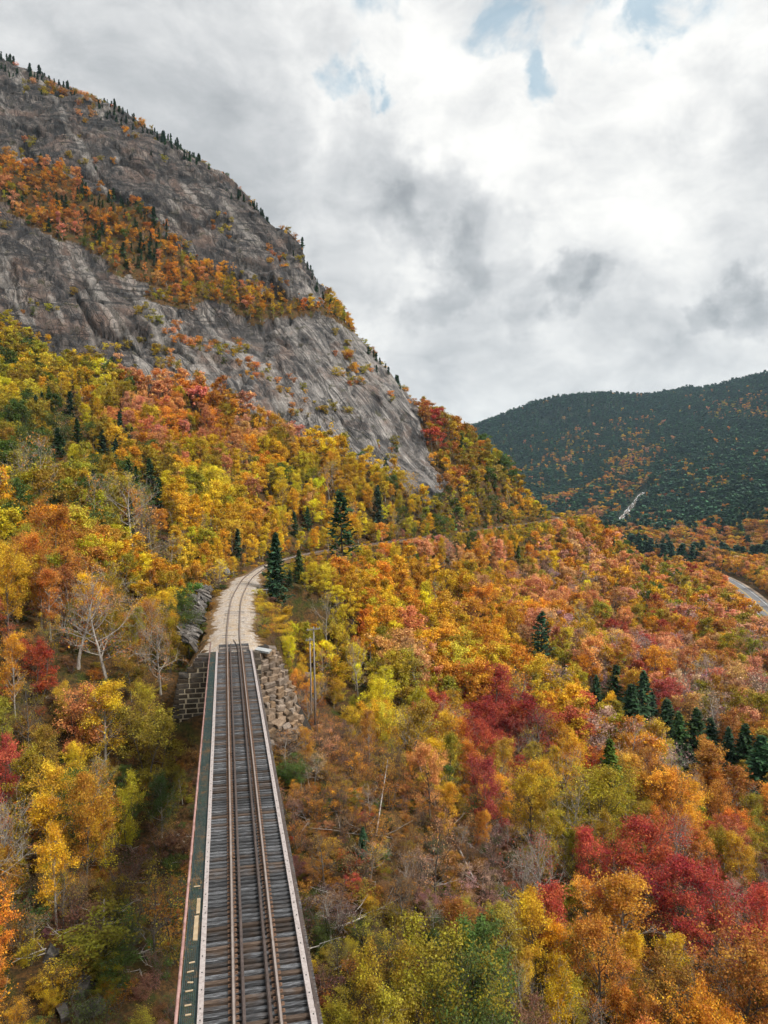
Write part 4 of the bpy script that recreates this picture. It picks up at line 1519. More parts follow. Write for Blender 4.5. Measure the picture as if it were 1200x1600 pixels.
def build_abutment():
    root = empty('stone_abutment', (*track_xy(S_END), -9), -AZ)
    tag(root, 'dark coursed stone abutment under the far end of the bridge', 'abutment')
    meshes = [stone_mesh(PR, M_MOSSY, jit=.045) for _ in range(6)]
    z = -.72 + 9
    k = 0
    while z > .2:
        h = .62 if k == 0 else PR.uniform(.52, .58)
        left = [-4.35, -5.0, -5.85, -5.95, -6.1, -6.2][min(k, 5)] - max(0, k - 5) * .08
        x = 3.0
        x = left
        while x < 2.7:
            w = PR.uniform(1.0, 1.55)
            w = min(w, 2.9 - x)
            if w < .3:
                break
            o = obj('stone', PR.choice(meshes), root, (x + w / 2, -.55 + PR.uniform(-.04, .04), z - h / 2))
            o.scale = (w - .085, .95, h - .085)
            o.rotation_euler = (PR.uniform(-.015, .015), 0, PR.uniform(-.015, .015))
            x += w
        z -= h; k += 1
    mb = MB()
    mb.box((-1.5, -.52, 3.3), (8.6, .88, 6.2))
    mb.box((-1.0, -.52, 6.75), (7.6, .88, .7))
    mb.box((-.7, -.52, 7.6), (7.0, .88, 1.0))
    mb.build('mortar', M_MORTAR, root)
    # capping under the gravel
    mb = MB(); mb.box((-.55, .35, 8.55), (6.6, 1.0, .55), jit=.03, rng=PR); mb.build('back_wall', M_MOSSY, root)
    tb = MB(); tb.box((-3.4, -.3, 8.42), (1.5, .35, .30), Matrix.Rotation(.05, 3, 'Z')); tb.build('end_timber', M_TIE, root)
build_abutment()

def build_cone_wall():
    root = empty('retaining_wall', (*track_xy(CONE_C[1], CONE_C[0]), 0), -AZ)
    tag(root, 'tumbled dry-stone retaining wall of tan blocks curving down beside the bridge end', 'stone wall')
    tidy = [stone_mesh(PR, M_TAN, jit=.08) for _ in range(10)]
    meshes = [stone_mesh(PR, M_TAN, jit=.18) for _ in range(12)]
    for k in range(CONE_N):
        R = CONE_R0 + CONE_DR * k
        z = CONE_Z0 - CONE_DZ * k
        a0 = -18; a1 = 92 - 3.0 * k
        a = a0 + PR.uniform(0, 5)
        loose = 0 if k < 6 else (k - 5) / 9
        while a < a1:
            w = PR.choice([PR.uniform(.4, .75), PR.uniform(.8, 1.25), PR.uniform(1.1, 1.7)])
            da = math.degrees(w / R)
            am = math.radians(a + da / 2)
            jr = PR.uniform(-.09, .09) + loose * PR.uniform(-.15, .35)
            o = obj('stone', PR.choice(tidy if k < 8 else meshes), root, (math.sin(am) * (R + jr), -math.cos(am) * (R + jr), z - .3 + PR.uniform(-.09, .09)))
            o.scale = (w * .93, PR.uniform(.85, 1.15), CONE_DZ * PR.uniform(.80, 1.12))
            o.rotation_euler = (PR.uniform(-.10, .10) + loose * PR.uniform(-.6, .6) + .12, PR.uniform(-.09, .09) + loose * PR.uniform(-.5, .5), am + PR.uniform(-.12, .12) + loose * PR.uniform(-.6, .6))
            a += da + .6
    # rubble core behind the face
    V, F = [], []
    angs = [math.radians(q) for q in range(-30, 111, 10)]
    for k in range(-1, CONE_N + 3):
        R = CONE_R0 + CONE_DR * k - .32; z = CONE_Z0 - CONE_DZ * k
        if k == -1: R, z = CONE_R0 - .5, CONE_Z0 + .1
        V += [(math.sin(q) * R, -math.cos(q) * R, z) for q in angs]
    n = len(angs)
    for i in range(CONE_N + 3):
        for j in range(n - 1):
            F.append((i * n + j, i * n + j + 1, (i + 1) * n + j + 1, (i + 1) * n + j))
    F.append(tuple(range(n)))
    obj('rubble_core', mesh_from('rubble_core', V, F, M_CORE), root)
    # a loose slab of concrete on top
    x, y = track_xy(S_END + .9, 3.15)
    mb = MB(); mb.box((0, 0, 0), (1.7, .85, .22), jit=.03, rng=PR)
    o = mb.build('concrete_slab', M_CONC, None, loc=(x, y, -.22)); o.rotation_euler = (.18, .12, -AZ - .42)
    tag(o, 'pale flat concrete slab lying on top of the tan stone wall', 'slab')
    # blocks that have rolled off the foot of the wall
    places = ['at the foot of the tan wall, closest to the bridge', 'below the tan wall beside the brush', 'lying lowest under the tan wall']
    for i, (px, py, w) in enumerate(((437, 1168, 1.3), (456, 1148, 1.2), (425, 1150, 1.5))):
        x, y, z = ray_ground(px, py)
        o = obj('fallen_block', meshes[i], None, (x, y, z + .15)); o.scale = (w, .9, .6); o.rotation_euler = (PR.uniform(-.4, .4), PR.uniform(-.3, .3), PR.uniform(0, 3))
        tag(o, 'squared tan stone block ' + places[i], 'stone block', 'fallen wall blocks')
build_cone_wall()

def build_outcrop():
    i0 = 12
    root = empty('rock_outcrop', (*(TRACK[i0] - TRACK_R[i0] * 5), 0))
    tag(root, 'jagged grey rock outcrop of tilted slabs along the left of the curving track', 'rock outcrop')
    base = np.array(root.location)
    meshes = [stone_mesh(PR, M_LEDGE, jit=.30) for _ in range(8)]
    for k in range(120):
        i = int(PR.uniform(4, 44))
        gap = 1.0 if not (13 <= i <= 17) else .4
        if PR.random() > gap:
            continue
        d = 4.3 + abs(PR.gauss(0, 1.0)) + (.3 if i > 20 else 0)
        x, y = TRACK[i] - TRACK_R[i] * d
        z = max(float(height([x], [y])[0]), -.5 + TRACK_Z[i]) + PR.uniform(.0, .5) + (d - 4.3) * .35
        L = PR.uniform(.6, 1.7)
        o = obj('slab', PR.choice(meshes), root, (x - base[0], y - base[1], z - base[2]))
        o.scale = (L, PR.uniform(.35, .8), PR.uniform(.22, .55))
        o.rotation_euler = (PR.uniform(-.5, .5), PR.uniform(.2, 1.0), PR.uniform(-.7, .5) + .6)
    x, y, z = P(346, 882, 122); 
    o = obj('boulder', rock_mesh(PR, M_GREY, 'boulder', .9), None, (x, y, float(height([x], [y])[0]) + 1.2)); o.scale = (3.4, 3.0, 3.8); o.rotation_euler = (.5, .5, .4)
    tag(o, 'smooth pale grey boulder standing above the rock outcrop by the track', 'boulder')
build_outcrop()

def pole(px, pyt, Y, arm, label):
    x, y, zt = P(px, pyt, Y)
    zg = float(height([x], [y])[0])
    root = empty('utility_pole', (x, y, zg))
    tag(root, label, 'utility pole', 'old line poles')
    H = zt - zg
    mb = MB(); mb.tube([(0, 0, -.4), (-.05, 0, H * .5), (-.16, 0, H)], [.12, .105, .08], 8); mb.build('shaft', M_POLE, root, True)
    mb = MB(); mb.box((-.15, -.13, H - .32), (arm, .10, .13), Matrix.Rotation(-.12, 3, 'Y')); a = mb.build('cross_arm', M_POLE, root)
    for q in (-.42, -.2, .2, .42):
        mb = MB(); mb.tube([(-.15 + q * arm, -.13, H - .27 + q * arm * .12), (-.15 + q * arm, -.13, H - .10 + q * arm * .12)], .035, 6); mb.build('insulator', M_CONC, a)
pole(492, 979, 78, 1.7, 'tall grey wooden line pole with a crossarm above the stone wall')
pole(486, 996, 82, 1.1, 'shorter grey line pole with a crossarm just behind the tall one')

def table():
    x, y, z = ray_ground(412, 928)
    root = empty('wooden_table', (x, y, z), .3)
    tag(root, 'small dark grey wooden table under the big spruce by the track', 'table')
    for q in range(3):
        mb = MB(); mb.box((0, -.26 + q * .26, .74), (1.5, .24, .05)); mb.build('board', M_TABLE, root)
    for sx in (-.5, .5):
        mb = MB(); mb.box((sx, -.22, .36), (.08, .08, .74), Matrix.Rotation(.18, 3, 'X')); mb.box((sx, .22, .36), (.08, .08, .74), Matrix.Rotation(-.18, 3, 'X')); mb.box((sx, 0, .68), (.07, .6, .08)); mb.build('leg', M_TABLE, root)
table()

def build_road():
    root_z = ROAD_Z
    def strip(name, d0, d1, z, mat, parent=None, step=1):
        V, F = [], []
        for i in range(0, len(ROAD), step):
            a = ROAD[i] + ROAD_R[i] * d0; b = ROAD[i] + ROAD_R[i] * d1
            V += [(a[0], a[1], z), (b[0], b[1], z)]
        for k in range(len(V) // 2 - 1):
            F.append((2 * k, 2 * k + 1, 2 * k + 3, 2 * k + 2))
        return obj(name, mesh_from(name, V, F, mat), parent)
    r = strip('road', -5.2, 5.0, ROAD_Z + .06, M_ASPHALT)
    tag(r, 'grey two-lane valley road with a yellow centre line', 'road', kind='structure')
    strip('centre_line', -.24, -.06, ROAD_Z + .075, M_YELLOW, r); strip('centre_line', .06, .24, ROAD_Z + .075, M_YELLOW, r)
    strip('edge_line', -3.85, -3.65, ROAD_Z + .075, M_WHITE, r); strip('edge_line', 3.65, 3.85, ROAD_Z + .075, M_WHITE, r)
    sh = strip('road_shoulder', -8.2, 6.6, ROAD_Z + .02, M_SAND)
    tag(sh, 'sandy shoulder along both edges of the valley road', 'shoulder', kind='structure')
    # low steel guard rail on the river side
    g = empty('guard_rail', (*ROAD[0], ROAD_Z))
    tag(g, 'low grey steel guard rail along the near edge of the valley road', 'guard rail')
    b = np.array([*ROAD[0], ROAD_Z])
    path = [((ROAD[i][0] - ROAD_R[i][0] * 5.0 - b[0], ROAD[i][1] - ROAD_R[i][1] * 5.0 - b[1], 0), tuple(ROAD_R[i])) for i in range(0, max(20, len(ROAD) - 60))]
    mb = MB(); mb.sweep(path, [(-.04, .45), (.04, .45), (.04, .80), (-.04, .80)]); mb.build('beam', M_STEEL, g)
    pm = MB(); pm.box((0, 0, .36), (.12, .16, .74)); pme = pm.mesh('post', M_STEEL)
    for (p, _) in path[::1]:
        obj('post', pme, g, (p[0] - .1, p[1], 0))
build_road()

def build_cascade():
    pts = [ray_ground(a, b) for a, b in ((1006, 772), (997, 781), (988, 791), (981, 801), (974, 811), (966, 823))]
    pts = np.array(pts)
    t = np.linspace(0, len(pts) - 1, 60)
    c = np.stack([np.interp(t, np.arange(len(pts)), pts[:, i]) for i in range(3)], 1)
    tan = np.gradient(c[:, :2], axis=0); tan /= np.linalg.norm(tan, axis=1)[:, None]
    rt = np.stack([tan[:, 1], -tan[:, 0]], 1)
    global CASCADE
    CASCADE = c
    V, F = [], []
    m = 13
    for i in range(len(c)):
        w = 5.5 + 2 * math.sin(i * .35) + PR.uniform(-1.5, 1.5)
        for j in range(m):
            q = (j / (m - 1) - .5) * 2
            x, y = c[i, :2] + rt[i] * q * w
            V.append((x, y, float(height([x], [y])[0]) + .9 * (1 - q * q) + PR.uniform(-.5, .8) + .4))
    for i in range(len(c) - 1):
        for j in range(m - 1):
            F.append((i * m + j, i * m + j + 1, (i + 1) * m + j + 1, (i + 1) * m + j))
    rock = m_simple('stream_ledge_rock', [(.3, (.10, .08, .06)), (.6, (.21, .165, .13)), (.8, (.30, .25, .20))], .25, rough=.9, bump=.6, bdist=.4)
    o = obj('stream_bed', mesh_from('stream_bed', V, F, rock))
    tag(o, 'bare tan rock ledges of the stream on the far hillside', 'rock ledge', kind='structure')
    water = m_simple('white_water', [(.3, (.62, .64, .66)), (.7, (.84, .85, .86))], .6, rough=.35)
    for k, off in enumerate((-.45, .05, .5)):
        V, F = [], []
        for i in range(len(c)):
            q = off + .22 * math.sin(i * .6 + k * 2) + .12 * math.sin(i * 1.7 + k)
            ww = .055 + .035 * math.sin(i * .9 + k)
            for e in (-ww, ww):
                x, y = c[i, :2] + rt[i] * (q + e) * 5.5
                V.append((x, y, float(height([x], [y])[0]) + 2.3))
        for i in range(len(c) - 1):
            F.append((2 * i, 2 * i + 1, 2 * i + 3, 2 * i + 2))
        w = obj('white_water', mesh_from('white_water', V, F, water))
        tag(w, 'thin strand of white water falling over tan ledges across the valley', 'water', kind='structure')
build_cascade()

def build_rocks():
    where = [((257, 1446), 1.5, 'tilted flat grey rock nearest the walkway among the brush'), ((208, 1463), 1.3, 'grey angular boulder right of the white birch snag'), ((178, 1502), 1.0, 'small pointed grey boulder below the birch snag'),
             ((139, 1506), 1.6, 'broad split grey boulder in the middle of the rocky clearing'), ((122, 1519), 1.2, 'long low grey boulder beside the fallen sticks'), ((129, 1556), 1.7, 'large pale boulder low in the rocky clearing'),
             ((142, 1582), 1.4, 'rounded pale boulder close to the lower edge of the clearing'), ((99, 1594), 1.1, 'grey boulder at the very bottom of the clearing'), ((79, 1496), 1.2, 'dark grey boulder beside the golden tree'),
             ((184, 1520), .8, 'small upright grey rock between two larger boulders'), ((190, 1546), .9, 'flat grey rock lowest on the walkway side'), ((26, 1424), 1.2, 'grey rock above the golden tree at the picture edge'),
             ((160, 1475), 1.1, 'weathered grey rock just above the split boulder'), ((110, 1470), .9, 'mossy grey rock uppermost in the rocky clearing'), ((225, 1500), .8, 'small grey rock half hidden in green brush')]
    for (p, s, lab) in where:
        x, y, z = ray_ground(*p)
        o = obj('boulder', stone_mesh(PR, M_LEDGE, 'boulder', .42), None, (x, y, z + .12 * s))
        s *= .72; o.scale = (s * PR.uniform(.8, 1.35), s * PR.uniform(.7, 1.0), s * PR.uniform(.5, .9)); o.rotation_euler = (PR.uniform(-.4, .4), PR.uniform(-.4, .4), PR.uniform(0, 6))
        tag(o, lab, 'boulder', 'boulders in the rocky clearing')
    # tan blocks of an old footing behind the spruces
    for i, (px, py, s, lab) in enumerate(((476, 926, 1.9, 'tall tan stone block of an old footing behind the spruces'), (468, 932, 1.4, 'lower tan stone block leaning on the old footing'))):
        x, y, z = P(px, py, 97)
        zg = float(height([x], [y])[0])
        o = obj('stone_block', stone_mesh(PR, M_TAN, 'stone_block', .25), None, (x, y, zg + s * .4)); o.scale = (s, s * .9, s * .9); o.rotation_euler = (.1, .15, .4 + i)
        tag(o, lab, 'stone block')
build_rocks()

def log(p1, p2, r, label, lift=.35, lift2=None, bend=.25, y2=None):
    a = Vector(ray_ground(*p1)); b = Vector(ray_ground(*p2)) if y2 is None else Vector(P(p2[0], p2[1], y2))
    a.z += lift; b.z += lift if lift2 is None else lift2
    m = (a + b) / 2 + Vector((PR.uniform(-bend, bend), PR.uniform(-bend, bend), PR.uniform(0, bend)))
    o = a.copy()
    mb = MB(); mb.tube([a - o, (a + m) / 2 - o + Vector((0, 0, .03)), m - o, (m + b) / 2 - o, b - o], [r, r * .92, r * .85, r * .72, r * .55], 7)
    # a few broken stubs
    for _ in range(3):
        t = PR.uniform(.3, .9); q = a.lerp(b, t) - o
        mb.tube([q, q + Vector((PR.uniform(-.5, .5), PR.uniform(-.5, .5), PR.uniform(.2, .6)))], [r * .35, r * .12], 4)
    w = mb.build('fallen_log', M_LOG, None, True, loc=o)
    tag(w, label, 'log', 'dead trunks lying in the brush')
log((818, 1303), (898, 1396), .13, 'longest pale birch log, lying between the red maples', .9)
log((712, 1330), (740, 1388), .12, 'straight bare log on the brush above the green tree', .8)
log((518, 1468), (572, 1443), .075, 'thin white log jutting from green brush beside the bridge', .6)
log((588, 1312), (606, 1236), .07, 'slender white birch stem leaning over the red brush', .3, 3.2)
log((454, 1255), (486, 1308), .06, 'thin dead stem lying uphill of the bridge kerb', .4)
log((522, 1528), (545, 1512), .06, 'short dead stick low between bridge and green shrubs', .4)
log((476, 1190), (484, 1240), .06, 'pale dead stem just below the tan stone wall', .4)
log((90, 1545), (105, 1515), .07, 'pale stick propped on the boulders of the clearing', .5)
log((95, 1553), (120, 1530), .06, 'second pale stick lying across the boulders', .4)
log((640, 1580), (625, 1550), .05, 'short pale stem under the yellow-green shrubs', .6)
log((1010, 1470), (935, 1400), .06, 'grey dead branch reaching out of the orange tree', 3.0, 3.6)
log((157, 1494), (163, 1440), .085, 'white broken birch snag standing in the rocky clearing', .0, 1.6)
# ------------------------------------------------------------------ the wood
RNG = np.random.default_rng(20)
PAL = {
    'gold': (.69, .44, .026), 'yellow': (.62, .49, .030), 'olive': (.36, .285, .024), 'green': (.085, .135, .026), 'orange': (.68, .335, .030),
    'rust': (.46, .215, .034), 'salmon': (.68, .34, .135), 'mauve': (.48, .30, .225), 'red': (.52, .120, .050), 'crimson': (.36, .060, .036), 'spruce': (.040, .086, .034), 'brown': (.24, .130, .070),
}
# colour zones of the wood: place, reach, how much of each colour
ZONES = [
    (60, 560, 130, dict(olive=5, yellow=3, green=1.2, gold=1)), (40, 660, 110, dict(olive=5, yellow=2, green=2, spruce=1.6)), (150, 720, 90, dict(gold=4, olive=3, spruce=1.5, green=1)),
    (60, 740, 80, dict(olive=4, gold=2, green=2, spruce=.6, rust=1)), (270, 610, 80, dict(salmon=7, orange=1.5, rust=1)), (370, 650, 70, dict(salmon=4, orange=3, gold=1, green=.5)),
    (300, 700, 80, dict(gold=5, olive=3, yellow=2, orange=1, salmon=1, spruce=.3)), (430, 700, 70, dict(orange=2, salmon=2.5, gold=4, olive=2)), (380, 790, 90, dict(gold=7, yellow=4, orange=1)),
    (230, 830, 80, dict(gold=5, olive=3, yellow=1, orange=1.2, brown=.7)), (520, 730, 70, dict(gold=5, orange=1.5, olive=3, yellow=2, green=1)), (600, 780, 70, dict(gold=5, yellow=3, olive=3, green=1.5, spruce=.4)), (700, 790, 60, dict(gold=3, olive=4, green=2.2)),
    (700, 690, 50, dict(rust=4, red=1.5, olive=3, orange=2)), (760, 750, 50, dict(olive=5, green=2, gold=2, rust=1.5)), (840, 790, 50, dict(gold=4, olive=4, green=1)),
    (90, 880, 70, dict(rust=4, orange=2, olive=3, gold=2)), (60, 1020, 60, dict(red=3, salmon=4, orange=1.5, olive=1.5, rust=1.5)), (180, 960, 60, dict(rust=3, gold=2, olive=2, brown=1)), (20, 1170, 60, dict(red=2.5, crimson=.5, rust=2, olive=2, green=1)), (110, 1120, 60, dict(olive=4, green=2, red=1, gold=1)),
    (230, 1130, 60, dict(yellow=2, olive=5, gold=2)), (150, 1230, 60, dict(gold=3, rust=3, olive=2)), (240, 1250, 50, dict(green=3, olive=4, rust=1)), (100, 1350, 80, dict(rust=3, brown=3, gold=1, olive=1)), (20, 1500, 60, dict(gold=5, orange=3)),
    (220, 1450, 80, dict(green=2, brown=2, olive=2)), (260, 1000, 50, dict(green=3, olive=2, gold=1)),
    (480, 920, 60, dict(yellow=6, gold=3, olive=2)), (580, 920, 70, dict(gold=5, yellow=3, orange=2)), (560, 1030, 70, dict(gold=4, yellow=3, olive=2, orange=1)), (660, 960, 70, dict(orange=2.5, salmon=4, gold=3.5)), (650, 1080, 60, dict(yellow=3, olive=4, gold=2)),
    (640, 880, 50, dict(salmon=3, gold=3, orange=2, yellow=1)), (760, 880, 70, dict(orange=3, salmon=4, gold=3, olive=1)), (900, 860, 80, dict(orange=2, gold=3, olive=3.5, salmon=2.5)), (860, 960, 80, dict(salmon=5, orange=3, mauve=2, gold=1.5)), (1010, 1010, 90, dict(salmon=4, red=2.2, mauve=3, orange=2)),
    (1000, 900, 80, dict(orange=2.5, rust=2, olive=3.5, gold=1.5, salmon=2, green=.6)), (1120, 980, 80, dict(rust=2.5, olive=3.5, orange=2, salmon=2.5, mauve=1.5)), (1180, 1080, 80, dict(salmon=3, rust=2, mauve=2, olive=2)), (780, 1010, 70, dict(gold=4, orange=4, yellow=1)), (900, 1080, 80, dict(olive=4, gold=3, orange=2)),
    (780, 1130, 55, dict(crimson=4, red=3)), (760, 1200, 50, dict(red=2, orange=2, olive=2)), (660, 1190, 50, dict(olive=3, gold=2, yellow=2, green=1)), (900, 1180, 70, dict(orange=3, gold=3, olive=2, red=1)), (1060, 1180, 90, dict(rust=3, orange=3, olive=2, mauve=2)), (940, 1260, 60, dict(olive=5, green=1, rust=1)),
    (1150, 1250, 80, dict(olive=4, rust=2, mauve=2, orange=1)), (1010, 1350, 70, dict(red=5, crimson=1, mauve=1, salmon=1)), (1150, 1400, 80, dict(red=2, mauve=3, rust=2, olive=1)), (880, 1360, 50, dict(red=2, olive=2, brown=3)), (970, 1440, 60, dict(gold=2, orange=5, rust=1)), (1080, 1530, 100, dict(rust=4, orange=3, olive=3)),
    (860, 1520, 60, dict(brown=3, olive=3, gold=2)), (700, 1510, 70, dict(green=3, olive=5)), (590, 1510, 60, dict(olive=5, yellow=2)), (600, 1250, 80, dict(rust=4, salmon=1.5, orange=2, brown=3)), (520, 1150, 60, dict(rust=3, brown=3, orange=2, green=1)), (560, 1400, 70, dict(rust=4, red=1, brown=4, gold=.7)), (700, 1400, 60, dict(brown=4, mauve=3, rust=2)),
    # ledges of the mountain
    (30, 290, 70, dict(orange=2, salmon=3, rust=2, spruce=1.2, olive=1)), (120, 310, 60, dict(rust=3, orange=3, salmon=2, spruce=1.4, olive=1)), (210, 350, 50, dict(orange=4, rust=2, gold=1.5, spruce=1.8, green=1)), (235, 325, 45, dict(spruce=9, green=2, olive=1)), (150, 285, 30, dict(spruce=5, olive=2, rust=2)), (280, 430, 50, dict(orange=4, rust=2, gold=2, salmon=2, olive=1)),
    (360, 470, 50, dict(olive=4, gold=2, salmon=2, orange=2)), (470, 480, 60, dict(gold=3, rust=3, olive=3, orange=2)), (600, 555, 40, dict(orange=3, rust=2, gold=2)),
    # across the valley
    (1150, 850, 60, dict(orange=5, rust=3, gold=1, olive=1.5, salmon=2, spruce=.8)), (1050, 840, 50, dict(salmon=3, orange=3, gold=2, spruce=1, mauve=1)), (960, 820, 40, dict(gold=3, orange=3, salmon=1, spruce=1.4)),
]
ZX = np.array([z[0] for z in ZONES], float); ZY = np.array([z[1] for z in ZONES], float); ZR = np.array([z[2] for z in ZONES], float)
PN = list(PAL)
ZW = np.array([[z[3].get(k, 0) for k in PN] for z in ZONES], float); ZW /= ZW.sum(1)[:, None]

def pick_colours(px, py, rng, where=None):
    g = np.exp(-((px[:, None] - ZX) ** 2 + (py[:, None] - ZY) ** 2) / (2 * (ZR * .62) ** 2)) + 1e-9
    w = g @ ZW
    w /= w.sum(1)[:, None]
    c = np.cumsum(w, 1)
    u = rng.random(len(px))
    if where is not None and len(px) > 20:      # neighbours tend to be of one kind
        q = fbm(where / 11.0, 2, 151)
        rank = np.empty(len(px)); rank[np.argsort(q)] = np.linspace(0, 1, len(px))
        u = np.where(rng.random(len(px)) < .62, (rank + rng.normal(size=len(px)) * .05) % 1.0, u)
    u = u[:, None]
    return (u > c).sum(1).clip(0, len(PN) - 1)

def tint_of(ci, rng):
    base = np.array([PAL[PN[i]] for i in ci])
    n = len(ci)
    k = np.exp(rng.normal(size=(n, 1)) * .16)
    j = np.exp(rng.normal(size=(n, 3)) * np.array([.06, .10, .2]))
    return np.clip(base * k * j, .004, .85)

BRUSH_POLY = [(440, 1180), (500, 1080), (560, 1120), (660, 1220), (740, 1290), (790, 1420), (720, 1450), (560, 1470), (500, 1600), (470, 1600), (465, 1400)]
BARE_POLY = [(45, 1400), (120, 1320), (290, 1280), (300, 1640), (-10, 1640), (40, 1500)]

def free_spots(spacing, rmin, rmax, azlim=37.0, rng=RNG):
    """jittered grid over the wedge in front of the camera"""
    x0, x1 = -rmax * .7, rmax * .7
    gx, gy = np.meshgrid(np.arange(x0, x1, spacing), np.arange(0, rmax, spacing), indexing='ij')
    x = gx.ravel() + rng.uniform(-.46, .46, gx.size) * spacing; y = gy.ravel() + rng.uniform(-.46, .46, gx.size) * spacing
    r = np.hypot(x, y); az = np.degrees(np.arctan2(x, y))
    k = (r >= rmin) & (r < rmax) & (np.abs(az) < azlim)
    return x[k], y[k]

def seen(x, y, z, h, margin):
    """keep what the relief does not hide"""
    az = np.degrees(np.arctan2(x, y)); r = np.hypot(x, y)
    ai = np.clip(np.searchsorted(_az, az), 0, NA - 1)
    ri = np.clip(np.searchsorted(_rr, r - 4) - 1, 0, NR - 1)
    return (z + h + margin - CAM_H) / r > GRID_HOR[ai, ri]

def slope_at(x, y):
    e = 1.5
    return np.hypot(height(x + e, y) - height(x - e, y), height(x, y + e) - height(x, y - e)) / (2 * e)

TREES = []      # dicts of arrays
def keep_clear(x, y, z, tall):
    d, sd, ix = dist_poly(x, y, TRACK, TRACK_R)
    q = np.stack([x, y], 1) - T0
    s = q @ TU; lat = q @ TN
    ok = d > np.where(sd < 0, np.where(ix > 50, 3.2, 5.2), np.where(ix > 50, 3.4, 4.2)) + tall * np.where(ix > 50, .3, .9)
    ok &= ~((s < S_END + 1) & (np.abs(lat) < 3.4 + tall * 1.6))
    # the masonry, the yard by the curve and the outcrop stay open
    ok &= ~((lat > 0) & (np.hypot(lat - CONE_C[0], s - CONE_C[1]) < 9.5 - tall * 0) & (s < S_END + 6))
    ok &= ~((lat < 0) & (lat > -9) & (s > S_END - 7) & (s < S_END + 4))
    d2, _, _ = dist_poly(x, y, ROAD, ROAD_R)
    ok &= d2 > 8.5 + tall * 1.5
    return ok

FEATURES = []   # (kind, form, px, py_top, Y, colour, label, width factor)
def feat(kind, form, px, pyt, Y, colour, label, wf=1.0, hmin=2.0, var=None, h=None, open_=.25):
    lo, hi = (h * .85, h * 1.15) if h else ((5.0, 12.5) if form in ('spruce', 'pine') else (6.0, 10.0) if kind != 'shrub' else (1.2, 3.4))
    ys = Y * np.linspace(.72, 1.4, 120)
    pts = np.array([P(px, pyt, q) for q in ys])
    g = height(pts[:, 0], pts[:, 1])
    hh = pts[:, 2] - g
    cost = np.abs(np.log(ys / Y)) + np.clip(lo - hh, 0, 99) * .25 + np.clip(hh - hi, 0, 99) * .25
    i = int(cost.argmin())
    FEATURES.append(dict(kind=kind, form=form, x=float(pts[i, 0]), y=float(pts[i, 1]), z=float(g[i]), h=float(max(hmin, hh[i])), col=colour, label=label, wf=wf, var=var, open=open_))

